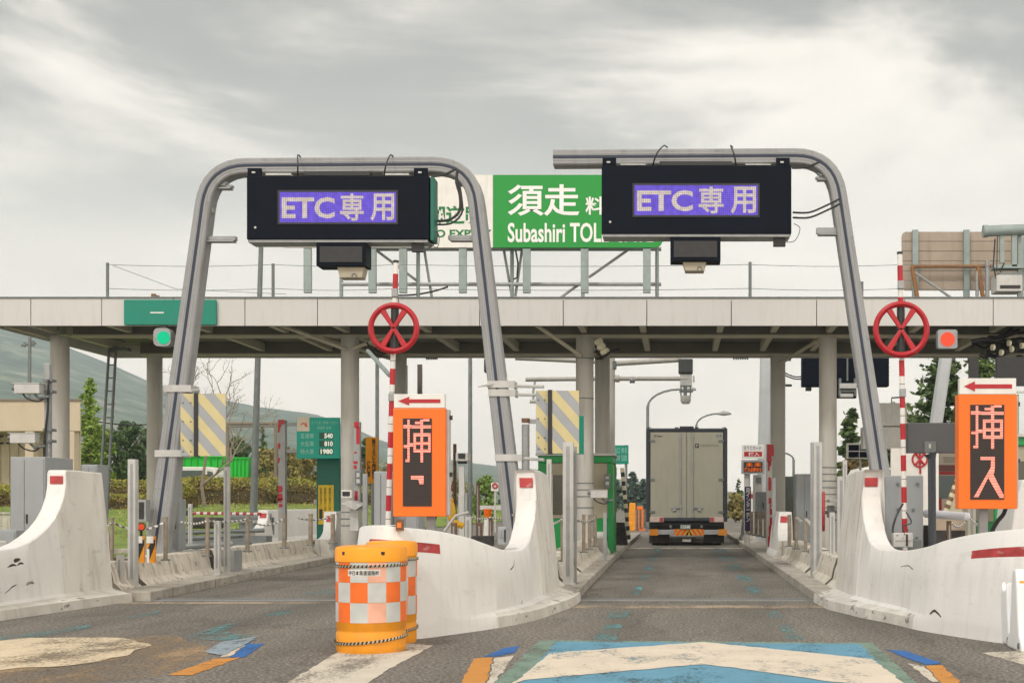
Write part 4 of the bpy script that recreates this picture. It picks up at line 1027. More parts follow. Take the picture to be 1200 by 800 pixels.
post(255,610,650,6.5,21.0,'short pale post at the left end of the chains, beside a tall pale one')
post(126,625,660,6,18.2,'low grey stub post next to the left crash barrier')
post(666,518,650,12,18.6,'thick pale post in front of the green booth')
post(643.5,538,660,5.5,18.0,'slim pale post beside the middle crash barrier tower')
post(674.5,523,650,3,18.8,'thin dark edged rod touching the thick pale post', m=steel)
post(560,566,640,4,30,'slim post behind the middle nose, below the light green tree', m=rust)
post(958,518,640,10,20.8,'wide pale post left of the wrapped right column')
post(951,518,640,2.5,20.2,'thin rod left of the wide pale post', m=steel)
post(985,558,650,8,19.4,'medium pale post between the edge-on red wheel and the tall slim post')
post(990,539,655,5,18.9,'tall slim pale post just left of the right crash barrier')
post(428,555,610,5,22,'thin grey post behind the striped pole at left', m=steel)
one('post_box', 'small open-faced grey box fixed on the left gantry leg', 'box', MB().pb(160,171,585,611,20.0,.18).pb(162.5,168.5,588,608,19.99,.02,1), [steel, tar], None, .008)
one('red_lamp', 'round red lamp in a black housing above the amber marker plates', 'lamp', MB().tube([P(165.5,617,18.55), P(165.5,617,18.8)], .062, 20, 1).tube([P(165.5,617,18.52), P(165.5,617,18.56)], .045, 20, 0).tube([(PX(165.5,18.7),18.7,.13), P(165.5,622,18.7)], .02, 8, 1), [EM('dim_red_lamp', (.8,.09,.03), .7), black])
for k, px in enumerate((163.5, 176.5)):
    Y = 18.3; root = thing('marker_plate', ('left' if k == 0 else 'right')+' one of two amber and black striped marker plates under the red lamp', 'sign', (PX(px,Y),Y,.5), 'amber and black marker plates')
    g = MB(); g.pb(px-4.6,px+5.4,628,659,Y,.03); g.build('plate', amber, root)
    g = MB(); g.keep = True
    for a, b in ((628,640),):
        g.add([P(*q, Y-.004) for q in ((px-4.6,646),(px+1,632),(px+5.4,632),(px+5.4,638),(px-2.6,659),(px-4.6,659))], [list(range(6))])
    g.build('black_stripe', black, root)
    g = MB(); g.prism([(PX(a,Y),PZ(b,Y)) for a, b in ((px-4.6,636),(px+3.5,636),(px+3.5,628),(px-4.6,628))], Y-.008, Y-.005); g.pb(px-4.6,px-1.6,643,659,Y-.008,.003); g.build('white_patch', white_paint, root)
post(223,590,650,4,23.5,'thin pale rod on the left island, below the green containers')
post(709,600,640,4,26.5,'short grey rod beside the small booth barrier', m=steel)
post(639,575,655,4,19.5,'thin pale rod between the barrier tower and the green booth')
post(907,560,640,4,29.5,'thin grey rod left of the small white barrier right of the lane', m=steel)
post(975,600,650,6,20.0,'low pale post beneath the edge-on red wheel')
# bollards with chains
def bollard(px, y0, Y, label, w=5.5, lean=0):
    x = PX(px,Y); r = w/2*Y/K
    return one('bollard', label, 'bollard', MB().tube([(x+lean,Y,.46),(x,Y,PZ(y0,Y))], r, 12).tube([(x,Y,PZ(y0,Y)),(x,Y,PZ(y0,Y)+.02)], r*1.1, 12).tube([(x+lean,Y,.45),(x+lean,Y,.47)], r*2.2, 12, 1), [M('taupe_bollard_paint', (.3,.25,.19), .6, .1, .25, 8, spots=.3), steel_d], 'brown chain bollards on the islands')
def chain(a, b, d, label, r=.018):
    pts = sag(a, b, d, 18); g = MB()
    for i in range(len(pts)-1):
        m = (pts[i]+pts[i+1])/2; g.tube([pts[i].lerp(m,.0), pts[i+1].lerp(m,-.05)], r*(1. if i%2 else .62), 6, 0 if i%2 else 1, caps=False)
    return one('chain', label, 'chain', g, [chain_m, M('dark_chain_link', (.16,.14,.12), .6)], 'white plastic chains between bollards')
B = [(131,608,18.2,'bollard nearest the left crash barrier'),(194,607,19.2,'bollard right of the left gantry leg'),(243,607,20.6,'bollard holding the chain left of the tall slim post, below the white van'),
     (290,604,22.6,'bollard in front of the small sloped barrier with grey side'),(333,603,24.4,'bollard in front of the grey barrier side'),(364,603,26,'bollard left of the yellow notice panel'),(390,603,27.2,'bollard touching the small white barrier by the yellow notice panel')]
for px, y, Y, l in B: bollard(px, y, Y, l, 5.0)
chain(P(131,611,18.2), P(108,622,17.4), .05, 'chain from the first bollard to the left crash barrier', .01)
chain(P(194,611,19.2), P(131,611,18.2), .12, 'chain sagging below the left gantry leg')
chain(P(243,610,20.6), P(212,611,20.2), .04, 'chain left of the tall slim post, below the hedge')
chain(P(290,608,22.6), P(243,610,20.6), .03, 'chain in front of the guard rail')
chain(P(333,607,24.4), P(290,608,22.6), .12, 'checkered chain in front of the grey barrier side')
chain(P(390,605,27.2), P(350,607,25.6), .05, 'white chain in front of the yellow notice panel')
B = [(659,606,18.9,'bollard against the thick pale post, middle island'),(684,604,22.3,'first bollard in front of the small booth barrier'),(691,604,23.6,'second bollard in front of the small booth barrier'),(697.5,603,25.2,'third bollard, right in front of the red reflector plate by the booth')]
for px, y, Y, l in B: bollard(px, y, Y, l, 4.2)
chain(P(659,608,18.9), P(638,612,18.0), .04, 'chain between the barrier tower and the thick pale post')
chain(P(697,606,25.2), P(675,608,19.5), .06, 'chain along the middle island in front of the booth')
B = [(925,604,25.5,'bollard in front of the small white barrier right of the lane'),(933,606,24,'left leaning-tipped bollard before the grey cabinets'),(944,608,22.6,'right leaning-tipped bollard before the grey cabinets')]
for px, y, Y, l in B: bollard(px, y, Y, l, 4.2)
chain(P(933,606,24), P(940,612,23.8), .0, 'short white chain end on the left leaning-tipped bollard', .03)
chain(P(944,608,22.6), P(951,615,22.4), .0, 'short white chain end on the right leaning-tipped bollard', .03)
for px, Y, l in ((746,41,'left'),(750,43,'middle'),(755,45,'right')):
    bollard(px, 597, Y, l+' bollard of the far three left of the truck', 3.2)
for k, (px, Y) in enumerate(((876,36),(881,35),(886,34),(891,33),(897,32))):
    o = bollard(px, 600, Y, ['first','second','third','fourth','fifth'][k]+' from the left of the dark bollards below the far grey box', 4.4)
# left crash barrier surroundings
def cabinet(label, x0, x1, y0, Y, d, m=cabinet_m, zb=.13, group='grey equipment cabinets on the islands', split=None, bolts=()):
    root = thing('equipment_cabinet', label, 'cabinet', (PX((x0+x1)/2,Y),Y,zb), group)
    g = MB(); g.box(PX(x0,Y),PX(x1,Y),Y,Y+d,zb,PZ(y0,Y)); g.build('body', m, root, bevel=.012)
    w = (x1-x0); sp = split or (x0+w*.5)
    g = MB(); g.box(PX(x0,Y)+.02,PX(sp,Y)-.006,Y-.012,Y-.001,zb+.08,PZ(y0,Y)-.04); g.build('door', m, root, bevel=.004)
    g = MB(); g.box(PX(sp,Y)+.006,PX(x1,Y)-.02,Y-.012,Y-.001,zb+.08,PZ(y0,Y)-.04); dd = g.build('door', m, root, bevel=.004)
    g = MB(); zc = (zb+PZ(y0,Y))/2; g.box(PX(sp,Y)+.03,PX(sp,Y)+.05,Y-.03,Y-.013,zc-.07,zc+.07); g.build('handle', black, dd)
    for bx, by in bolts:
        g = MB(); c = P(bx,by,Y); g.disc((c.x,c.z), .022, Y-.03, Y-.012, 10); g.build('bolt', steel_d, root)
    return root
cabinet('tall grey cabinet left of the big left column', 12,53,535,19.5,.9, split=29)
cabinet('small grey control box low at the left edge of the picture', -20,19,621,17.9,.5, split=0)
cabinet('slim grey cabinet top showing behind the left barrier tower', 95,114,544,21,.4)
cabinet('grey box hanging beside the left gantry leg', 196,210,584.5,20.9,.3, zb=.55)
cabinet('narrow grey cabinet behind the gantry leg box', 197,206,564,21.5,.3)
cabinet('grey cabinet with a dark lower edge left of the orange panel, middle island', 438,455,552,17.0,.5)
cabinet('second grey cabinet directly behind the left orange panel', 460,490,560,17.3,.5)
cabinet('small grey box on a foot in front of the middle barrier tower', 583,593,617,14.6,.18, zb=PZ(638,14.6))
cabinet('grey cabinet with bolts behind the right striped pole', 1036,1082,557,16.9,.45, bolts=((1052,567),(1075,567),(1052,597),(1070,597),(1074,630),(1058,630)))
cabinet('little pale junction box at the foot of the right striped pole', 1047,1070,624,15.4,.16, m=steel_l, zb=PZ(641,15.4))
cabinet('wide grey cabinet right of the truck lane beyond the leaning bollards', 933,953,555,30,.7)
cabinet('darker grey cabinet next to the wide one, right of the peeling column', 920,932,558,33,.7, m=steel_d)
cabinet('grey hooded box above the dark bollards right of the truck', 886,899,576,34,.6, zb=.9)
cabinet('pale cabinet behind the wrapped right column', 966,986,560,29.6,.6, m=steel_l)
one('utility_duct', 'dark grey duct base between the right striped pole and the barrier', 'duct', MB().pb(1034,1080,632,645,15.9,.5).pb(1034,1038,628,641,15.7,.12), steel_d, None, .01)
g = MB(); g.tube(cat3([P(1058,590,15.6),P(1050,605,15.5),P(1046,622,15.5),P(1052,628,15.4)],5), .014, 6); g.tube(cat3([P(1062,600,15.6),P(1068,612,15.5),P(1058,616,15.5),P(1060,626,15.4)],5), .01, 6)
one('cable', 'looping thin cables at the foot of the right striped pole', 'cable', g, black)

# CCTV cameras at left
def cctv(label, c, L_=.42, parent_post=None, ang=0):
    root = thing('security_camera', label, 'camera', c, 'security cameras'); x, y, z = c
    g = MB(); g.box(x-L_, x, y-.09, y+.09, z-.075, z+.085); g.box(x-L_-.04, x+.01, y-.1, y+.1, z+.087, z+.1); g.build('housing', steel_l, root, bevel=.012)
    g = MB(); g.tube([(x-L_-.07,y,z+.02),(x-L_,y,z+.02)], .035, 12); g.build('lens_hood', steel_d, root)
    g = MB(); g.tube([(x-.12,y,z-.08),(x-.05,y,z-.15),(x+.12,y,z-.12)], .022, 8); g.build('bracket', steel_d, root)
    g = MB(); g.tube(cat3([(x-.3,y-.03,z-.08),(x-.22,y-.03,z-.16),(x-.05,y,z-.2),(x+.08,y,z-.1)],5), .014, 6); g.build('cable', black, root)
    return root
Y = 21.5
root = thing('camera_mast', 'short grey mast with cables beside the big left column', 'mast', (PX(54.5,Y),Y,.13))
g = MB(); g.pb(51.5,58,426,655,Y,.1); g.build('post', steel, root, bevel=.01)
for y in (444,457,502,515): 
    g = MB(); g.pb(50,61,y,y+3,Y-.03,.16); g.build('clamp', steel_d, root)
g = MB(); g.tube(cat3([P(57,445,Y-.04),P(56,480,Y-.04),P(52,520,Y-.04),P(53,570,Y-.04),P(58,592,Y-.04)],6), .02, 6); g.tube(cat3([P(52,572,Y-.06),P(57,580,Y-.06),P(55,590,Y-.06)],4), .015, 6); g.build('cable', black, root)
cctv('upper pale camera on the mast beside the left column', P(49,456,Y-.1))
cctv('lower pale camera on the mast beside the left column', P(44,514,Y-.1))
# camera at centre booth
cctv('pale camera with dark lens in front of the green booth', P(712,579,27.5), .36)
root = thing('camera_post', 'grey post topped by a dark hooded camera behind the middle nose', 'camera', (PX(541,27),27,.13))
g = MB(); g.pb(537.5,544,545,650,27,.12); g.build('post', steel_l, root, bevel=.01)
g = MB(); g.pb(534,548,530,540,26.9,.35); g.pb(536,546,540,543,26.95,.2,1); g.build('hood', [steel_l, black], root, bevel=.01)
g = MB(); g.pb(537,545,531,537,26.88,.02); g.build('lens', black, root)

# ladder
Y = 31.5
root = thing('ladder', 'tall narrow steel ladder between the two left columns', 'ladder', (PX(131,Y),Y,.1))
for a, b in ((128,121),(136,131)):
    g = MB(); g.tube([P(a,406,Y),(PX(b-2,Y),Y-.3,.1)], .035, 8); g.build('rail', steel_d, root)
for k in range(13):
    f = k/13; y = 412+f*200; g = MB(); g.tube([P(128-7*f,y,Y-.3*f),P(136-5.5*f,y,Y-.3*f)], .016, 6); g.build('rung', steel_d, root)
g = MB(); g.pb(128,150,407,411,Y,.2); g.build('top_bracket', steel_d, root)

# red small sign by left tower
Y = 19
root = thing('small_red_sign', 'small white sign with red marks behind the left barrier tower', 'sign', P(117,600,Y))
g = MB(); g.pb(112.5,121,579,614,Y,.02); g.build('plate', white_paint, root)
g = MB(); g.pb(113.5,119.5,581,591,Y-.004,.004); g.pb(113.5,117.5,597,606,Y-.004,.004); g.build('red_marks', red_paint, root)

# guard rails, kerb ledges at left rear
g = MB(); Y = 32
g.tube([P(268,606,Y),P(420,604,Y)], .001, 4)
root = thing('guard_rail', 'grey horizontal guard rail in front of the grass bank', 'guard rail', (PX(290,38),38,0))
g = MB(); g.pb(262,318,601,612,38,.06); g.pb(262,318,604,608,37.97,.03,1); g.build('beam', [steel, steel_d], root, bevel=.01)
for px in (284,300,316):
    g = MB(); g.pb(px-4,px+4,606,628,38.07,.12); g.build('post', steel_d, root)
root = thing('striped_barrier_bar', 'horizontal red and white striped bar over the grass edge', 'barrier', P(212,600,30))
g = MB()
for k in range(20):
    a = 222+k*4.2; g.tube([P(a,601+k*.05,30), P(a+4.2,601+k*.05,30)], .035, 8, k % 2)
g.build('bar', [white_paint, red_worn], root)
g = MB(); g.pb(210,224,598,604,30,.15); g.build('motor', black, root)
for k, (x0, x1, y, Y, lab) in enumerate(((200,285,632,24,'front'),(200,272,641,22,'nearest'),(205,310,624,27,'rear'))):
    g = MB(); g.tube([P(x0,y,Y), P(x1,y-5+k,Y+.6)], .045, 8); g.box(PX(x0,Y),PX(x1,Y),Y+.1,Y+.5,.12,PZ(y+4,Y))
    one('steel_conduit', lab+' horizontal steel conduit lying across the left island', 'pipe', g, [steel_d if k != 1 else steel], 'steel conduits on the left island')

# price board, dark green machine, notices
Y = 29.6
root = thing('price_board', 'teal toll price board showing 540, 810 and 1980', 'sign', P(372,537,Y))
g = MB(); g.pb(347.5,398,489,537,Y,.08); g.build('board', M('bright_teal_board', (.0,.38,.29), .5, 0, .05, 2), root, bevel=.01)
g = MB(); g.pb(348,362.5,488.5,505,Y-.01,.01); g.build('logo_plate', M('cream_logo_plate', (.7,.62,.5), .5), root)
g = MB(); g.keep = True; n = 8
pts = [(PX(352.5+7*k/n,Y), PZ(499-4*math.sin(math.pi*(.15+.8*k/n)),Y)) for k in range(n+1)]; lo = [(a, b-.035) for a, b in pts][::-1]
g.prism((pts+lo)[::-1], Y-.015, Y-.011); g.prism([(PX(358.5,Y),PZ(494,Y)),(PX(361,Y),PZ(500,Y)),(PX(357,Y),PZ(499.5,Y))][::-1], Y-.016, Y-.011); g.build('logo_arc', M('salmon_logo', (.6,.15,.08), .5), root)
tl = M('pale_teal_lettering', (.3,.62,.52), .5); dk = M('price_window', (0,.09,.04), .4); wl2 = EM('price_digits', (.85,.9,.72), .75)
ptext('ＥＴＣをご利用ください', 365.5,396,493,497, Y-.004, tl, root); ptext('料金所 名称', 372,388,499,503, Y-.004, tl, root)
for k, (s_, t_) in enumerate((('普通車','540'),('大型車','810'),('特大車','1980'))):
    y = 507.5+k*9.2; ptext(s_, 352,368,y,y+6, Y-.004, tl, root, bold=.01)
    g = MB(); g.pb(374,390.5,y-.8,y+6.6,Y-.006,.006); g.build('price_window', dk, root)
    ptext(t_, 390-(4.2 if len(t_) == 4 else 3.3)*len(t_)+ (2.5 if len(t_)==4 else 0),390,y,y+5.8, Y-.01, wl2, root, bold=.035)
for px, lab in ((329,'left'),):
    root = thing('gantry_post', 'grey post with flaking red paint left of the price board', 'post', (PX(px,29.8),29.8,.0))
    g = MB(); g.pb(326,334,492,640,29.8,.16); g.pb(334,350,495,499,29.85,.08); g.pb(334,350,526,530,29.85,.08)
    rn = random.Random(3)
    for a, b, c_, d in ((326,333.5,491.5,497),(325.5,330,497,500),(325.5,328,500,507),(325.5,328.5,519,526),(325.6,328,536,541),(326,331,569,577),(326,331,578,588),(326,332,584,586),(327,331,590,594)):
        g.prism([(PX(x,29.79),PZ(y,29.79)) for x, y in ((a,d),((a+b)/2,d+rn.uniform(-1,2)),(b-rn.random()*1.5,d-rn.random()),(b,(c_+d)/2),(b-.6,c_),(a,c_))], 29.785, 29.797, 1)
    g.build('post', [steel, red_paint], root)
Y = 30.4
root = thing('ticket_kiosk', 'tall dark green kiosk panel with a yellow notice, left of a column', 'kiosk', (PX(385,Y),Y,.13))
g = MB(); g.pb(371,398,537,633,Y,.5); g.build('panel', dgreen, root, bevel=.01)
g = MB(); g.pb(373,391,568,614,Y-.01,.01); g.build('notice', yellow, root)
ptext('係員が参ります\nので少々お待ち\nください', 375,389,571,610, Y-.014, tar, root) if False else None
for k, px in enumerate((386.5, 381, 376)):
    ptext('\n'.join('係員の指示に従い通行'[:10-k*2]), px-1.6, px+1.6, 571, 609-k*7, Y-.016, tar, root, line=.9)
g = MB(); g.pb(374,378,596,608,Y-.018,.002); g.build('black_label', black, root)
for y in (546,585):
    g = MB(); g.pb(367.5,371,y,y+5,Y+.1,.1); g.build('hinge', steel_l, root)
# red flaking and box on the column right of the kiosk
root = thing('column_guard', 'grey strip with flaking red paint on the right side of the left-centre column', 'post', (PX(418,28.2),28.2,.13))
g = MB(); g.pb(414.5,421.5,494,600,28.2,.14)
for a, b, c_, d in ((415,420.5,494,501),(417.5,421.5,500,520),(415,418,529,531),(414.5,418,545,549),(414,419,540,543),(417,419,552,561),(416,419,575,588)): g.pb(a,b,c_,d,28.19,.008,1)
g.build('strip', [steel, red_paint], root)
one('intercom_box', 'dark intercom box on the left-centre column', 'box', MB().pb(416,423,551,568,28.0,.18).pb(417.5,421.5,554,559,27.98,.02,1).pb(417.5,421.5,561,566,27.98,.02,1), [steel_d, steel_l], None, .008)
one('camera_box', 'white device with black screen at the foot of the left-centre column', 'box', MB().pb(400,412,574,583,27.9,.2).pb(401,410,575.5,581,27.88,.02,1), [white_paint, black], None, .01)
one('intake_hood', 'bent grey metal hood below the white device on the left-centre column', 'hood', MB().prism([(PX(399,27.6),PZ(590,27.6)),(PX(416,27.6),PZ(598,27.6)),(PX(424,27.6),PZ(592,27.6)),(PX(410,27.6),PZ(586,27.6))][::-1], 27.6, 28.2).pb(410,420,596,622,27.8,.3), steel_l, None, .01)
# orange vertical sign
Y = 33
root = thing('orange_notice', 'orange vertical notice with black characters right of the left-centre column', 'sign', (PX(436,Y),Y,.1))
g = MB(); g.pb(428.5,442.5,512,566,Y,.03); g.build('board', M('amber_orange_board', (.95,.36,.0), .5), root)
ptext('\n'.join('降りるにも閉鎖中'), 435.8,440.5,514,562, Y-.006, tar, root, bold=.02, line=.85); ptext('\n'.join('待機車'), 430,434.3,540,559, Y-.006, tar, root, bold=.02, line=.85)
g = MB(); g.tube([(PX(436,Y),Y+.06,.0),(PX(436,Y),Y+.06,PZ(512,Y))], .04, 8); g.build('post', steel, root)

# green booth (middle island)
Y = 30.2
def booth(label, x0, x1, ytop, Y, depth):
    root = thing('toll_booth', label, 'booth', (PX((x0+x1)/2,Y),Y,.13), 'green framed toll booths')
    X0, X1 = PX(x0,Y), PX(x1,Y); zt = PZ(ytop,Y); zm = .95
    g = MB(); t = .13
    for (a, b) in ((X0,X0+t*1.6),(X1-t,X1)):
        g.box(a,b,Y,Y+t,.13,zt-.16); g.box(a,b,Y+depth-t,Y+depth,.13,zt-.16)
    g.box(X0,X1,Y-.02,Y+depth+.02,zt-.16,zt)
    g.build('frame', bgreen, root, bevel=.015)
    g = MB(); g.box(X0+t*1.6,X1-t,Y+.03,Y+.08,.13,zm); g.box(X0+.03,X0+.08,Y+t,Y+depth-t,.13,zm); g.box(X1-.08,X1-.03,Y+t,Y+depth-t,.13,zm); g.box(X0+t*1.6,X1-t,Y+depth-.08,Y+depth-.03,.13,zm); g.build('lower_panel', bgreen, root)
    g = MB(); g.box(X0+t*1.6+.01,X1-t-.01,Y+.04,Y+.09,zm+.01,zt-.17); g.box(X0+.04,X0+.06,Y+t,Y+depth-t,zm+.01,zt-.17); g.box(X1-.06,X1-.04,Y+t,Y+depth-t,zm+.01,zt-.17); g.build('upper_wall', M('beige_booth_panel', (.36,.33,.24), .5, 0, .1, 3), root)
    g = MB(); g.box(X0+.35,X0+.68,Y+.02,Y+.038,zm+.1,zt-.45); w = g.build('window', M('olive_glass', (.07,.07,.045), .15, 0, .2, 2), root)
    g = MB(); g.box(X0+.32,X0+.348,Y+.015,Y+.05,zm+.07,zt-.42); g.box(X0+.682,X0+.71,Y+.015,Y+.05,zm+.07,zt-.42); g.build('frame', steel_l, w)
    g = MB(); g.box(X0-.05,X1+.05,Y-.08,Y+depth+.08,zt+.003,zt+.06); g.build('roof', steel_l, root)
    return root
booth('green framed toll booth behind the middle crash barrier', 630.5,718.5,534,30.2,1.5)
booth('green framed booth partly hidden behind the right orange panel', 1166,1290,512,24,2.0)
# dark frames at the right edge
root = thing('black_shutter', 'black panels and bright green frame above the right orange panel', 'panel', (PX(1185,25.5),25.5,1))
g = MB(); g.pb(1136,1147,420,455,25.5,.1); g.pb(1168,1260,418,452,25.5,.1); g.pb(1150,1260,458,460,25.4,.1,1); g.build('panel', [black, steel_l], root)
g = MB(); g.pb(1191,1194,462,640,25.3,.1); g.build('frame', bgreen, root)

# camera mast with arms over the truck lane
Y = 35
root = thing('camera_mast', 'pale mast with horizontal pipe arms holding a camera over the truck lane', 'mast', (PX(716,Y),Y,.13))
g = MB(); g.tube([(PX(716,Y),Y,.13), P(716,420,Y)], .11, 16); g.build('mast', column_m, root)
g = MB(); g.tube([P(719,426,Y),P(798,421,Y)], .075, 12); g.tube([P(718,443.5,Y),P(806,443.5,Y)], .062, 12); g.tube([P(721,443.5,Y),P(726,443.5,Y)], .1, 12); g.build('arm', column_m, root)
g = MB(); g.tube([P(712,424,Y),P(604,419,Y)], .07, 12); g.tube([P(712,443.5,Y),P(616,444.5,Y)], .06, 12); g.build('arm', column_m, root)
MB().tube([P(738,445,Y),P(744,445,Y)],.09,12).build('flange', steel, root); MB().pb(714,722,423,432,Y-.1,.25).build('clamp', steel_d, root)
g = MB(); g.pb(795,812,420,437,Y-.1,.4); g.build('camera_box', M('charcoal_box', (.06,.065,.065), .4), root, bevel=.03)
g = MB(); g.pb(797,811,438,452,Y-.05,.3); g.pb(812,814,440,448,Y,.05); g.build('camera_body', steel_l, root, bevel=.02)
g = MB(); g.tube([P(798,452,Y),P(798,464,Y)], .02, 6); g.tube([P(809,452,Y),P(809,464,Y)], .02, 6); g.tube([P(796,459,Y),P(812,459,Y)], .02, 6); g.tube([P(803,452,Y),P(803,464,Y)], .05, 10); g.build('bracket', steel_d, root)
g = MB(); g.tube([P(803.5,463.5,Y),P(803.5,470,Y),P(803.5,473,Y)], [.145,.14,.1], 16); g.build('dome', steel_l, root)
g = MB(); g.pb(567,582,420,436,Y-.1,.3); g.build('speaker_box', MATS['charcoal_box'], root, bevel=.02)
root = thing('sensor_bracket', 'small pale lamp hanging beside the right striped board', 'lamp', P(625,472,20.6))
g = MB(); g.tube([P(627,447,20.6),P(625,458,20.6),P(625,470,20.6)], .02, 6); g.build('bracket', steel, root)
g = MB(); g.tube([P(621,470,20.6),P(628,470,20.6)], .035, 10); g.build('lamp', steel_l, root)

# striped twin bars
Y = 36
for k, (a, b) in enumerate(((721,715),(729,737))):
    g = MB(); n = 16
    for j in range(n):
        p = P(a,548,Y).lerp(Vector((PX(b,Y),Y,.3)), j/n); q = P(a,548,Y).lerp(Vector((PX(b,Y),Y,.3)), (j+1)/n); g.tube([p,q], .055, 8, j%2, caps=False)
    one('striped_bar', ['straighter','slanting'][k]+' dotted yellow and black bar behind the booth', 'barrier arm', g, [M('cream_bar', (.6,.55,.38), .6), black], 'dotted barrier bars behind the booth')
one('barrier_motor', 'black tapered box under the dotted bars', 'box', MB().prism([(PX(714,Y),.13),(PX(735,Y),.13),(PX(731,Y),PZ(612,Y)),(PX(717,Y),PZ(612,Y))], Y+.2, Y+.7), tar)
one('intercom_box', 'dark intercom box on the mast beside the green booth', 'box', MB().pb(708,715,555,572,29.9,.15).pb(709.5,713.5,558,561,29.88,.02,1).pb(709.5,713.5,564,568,29.88,.02,1), [steel_d, steel_l], None, .008)

# far lane lights and road sign boards
Y = 46
root = thing('road_sign', 'green road sign on a post left of the truck', 'sign', (PX(734,Y),Y,0))
g = MB(); g.pb(718.5,736.5,521.5,543.5,Y,.05); g.build('board', M('road_sign_green', (0,.25,.17), .5), root)
for k in range(4): ptext(['出口','東名','御殿場','500'][k], 720+8*(k%2), 726.5+8*(k%2), 524+9*(k//2), 531+9*(k//2), Y-.006, tl, root)
g = MB(); g.tube([(PX(733.5,Y),Y+.1,0),(PX(733.5,Y),Y+.1,PZ(521,Y))], .05, 8); g.build('post', steel, root)
Y = 37
root = thing('lane_notice_board', 'stacked white and red notice over a small orange led board', 'sign', (PX(882,Y),Y,.13))
g = MB(); g.pb(869.5,895,521,537,Y,.08); g.build('notice', white_paint, root, bevel=.01)
g = MB(); g.pb(872,893,529,534.5,Y-.006,.006); g.build('red_strip', red_paint, root)
ptext('ＥＴＣカード', 872.5,892,522.5,527, Y-.006, M('violet_lettering', (.12,.05,.3), .5), root, bold=.01); ptext('挿入', 877,890,529.8,534, Y-.01, wl, root, bold=.02)
g = MB(); g.pb(869,896,538.5,555,Y,.14); g.build('led_housing', steel, root, bevel=.01)
g = MB(); g.pb(871.5,893.5,541,553,Y-.006,.006); g.build('screen', black, root)
lo = EM('orange_diodes', (1,.16,.01), 1.0, .035)
ptext('未 未', 874,892,541.5,546.5, Y-.01, lo, root, bold=.03); ptext('挿入お知らせ', 872.5,892.8,547.5,552.5, Y-.01, lo, root, bold=.03)
g = MB(); g.tube([(PX(876,Y),Y+.2,.13),(PX(876,Y),Y+.2,PZ(553,Y))], .09, 10); g.pb(883,893,556,600,Y+.6,.3); g.pb(886,892,559,566,Y+.58,.02,1); g.build('post', [steel_l, steel_d], root)
Y = 35.5
root = thing('vertical_banner', 'navy vertical banner with white characters right of the truck', 'sign', (PX(876,Y),Y,.13))
g = MB(); g.pb(872.8,880,570,622,Y,.04); g.build('banner', M('navy_banner', (.03,.02,.09), .6), root)
ptext('\n'.join('用インターホン'), 874,878.8,571.5,611, Y-.005, wl, root, bold=.02, line=.85)
# peeling column strip
root = thing('column_guard', 'grey strip with large flakes of red paint on the column right of the truck', 'post', (PX(901,30.6),30.6,.13))
g = MB(); g.box(PX(898.5,31.4),PX(905,31.4),31.4,31.6,.13,PZ(520,31.4)); rn = random.Random(9)
for a, b, c_, d in ((899,907,520.5,534),(899,904.5,534,541),(900,904,541,545),(900,902,545,551),(900.5,904,559,574),(901,904,583,590),(902,903.6,590,596),(902,906,596,602),(902,908,606,616),(901,907,616,628),(900,904,628,640)):
    ps = [(a,d),((a+b)/2,d+rn.uniform(-1,2)),(b-rn.random(),d-rn.random()),(b,(c_+d)/2),(b-.6,c_),(a,c_)]
    g.prism([(PX(x,31.38),PZ(y,31.38)) for x, y in ps], 31.375, 31.395, 1)
g.build('strip', [steel_l, red_paint], root)
# edge-on red wheel on right island
Y = 20.2
root = thing('edge_on_wheel', 'red lane closing wheel seen edge-on beside the wrapped right column', 'wheel', (PX(966,Y),Y,.5))
g = MB(); cx, cz = PX(965,Y), PZ(599,Y); n = 40; vs = []; ang = R(84)
def rot2(x, y): return (cx+x*math.cos(ang)-y*math.sin(ang), Y+x*math.sin(ang)+y*math.cos(ang))
g.ring((0,0,0), .29, .03, 40, 8); g.tube([(-.25,0,-.15),(.25,0,.15)], .02, 6); g.tube([(-.25,0,.15),(.25,0,-.15)], .02, 6)
for v in g.v: x, y = rot2(v.x, v.y); v.x, v.y, v.z = x, y, v.z+cz
g.build('wheel', red_worn, root)
g = MB(); g.tube([P(966,600,Y),P(975,600,Y),P(986,598,Y)], .03, 8); g.pb(970,978,592,606,Y-.04,.1); g.tube([P(972,608,Y),P(980,609,Y)], .015, 6); g.build('hub_arm', steel_d, root)
one('flat_bracket', 'flat grey shelf bracket right of the edge-on red wheel', 'bracket', MB().pb(972,987,585,588.5,19.9,.3), steel, None, .005)

# grey rear of sign on post, right island
Y = 15.9
root = thing('sign_box', 'dark grey sign box seen from behind on a slim dark post', 'sign', (PX(1090,Y),Y,.13))
g = MB(); g.pb(1063,1123.5,495,530.5,Y,.12); g.build('box', M('slate_grey_sign_back', (.085,.09,.095), .5, 0, .1, 2), root, bevel=.01)
g = MB(); g.pb(1083.5,1097,517,530,Y-.02,.02); g.pb(1088.5,1091,520,525,Y-.026,.006,1); g.build('bracket', [steel_d, steel_l], root, bevel=.004)
g = MB(); x = PX(1090,Y); g.tube([(x+.0,Y+.0,PZ(531,Y)),(x+.02,Y,PZ(537,Y)),(x+.03,Y,.13)], [.085,.05,.048], 12); g.build('post', M('dark_blue_post', (.07,.08,.095), .4, .2), root)
one('white_tube', 'thick white plastic tube lying horizontally behind the dark post', 'pipe', MB().tube([P(1082,601,17.2),P(1085,601.5,17.2),P(1133,605,16.7),P(1136,605,16.7)], [.035,.055,.055,.045], 18), M('white_tube_plastic', (.72,.73,.8), .35))
post(1112,610,640,5,16.6,'brown stub supporting the white plastic tube', m=rust)
chain(P(1132,610,17.6), P(1115,612,17.6), .07, 'white chain below the white plastic tube')
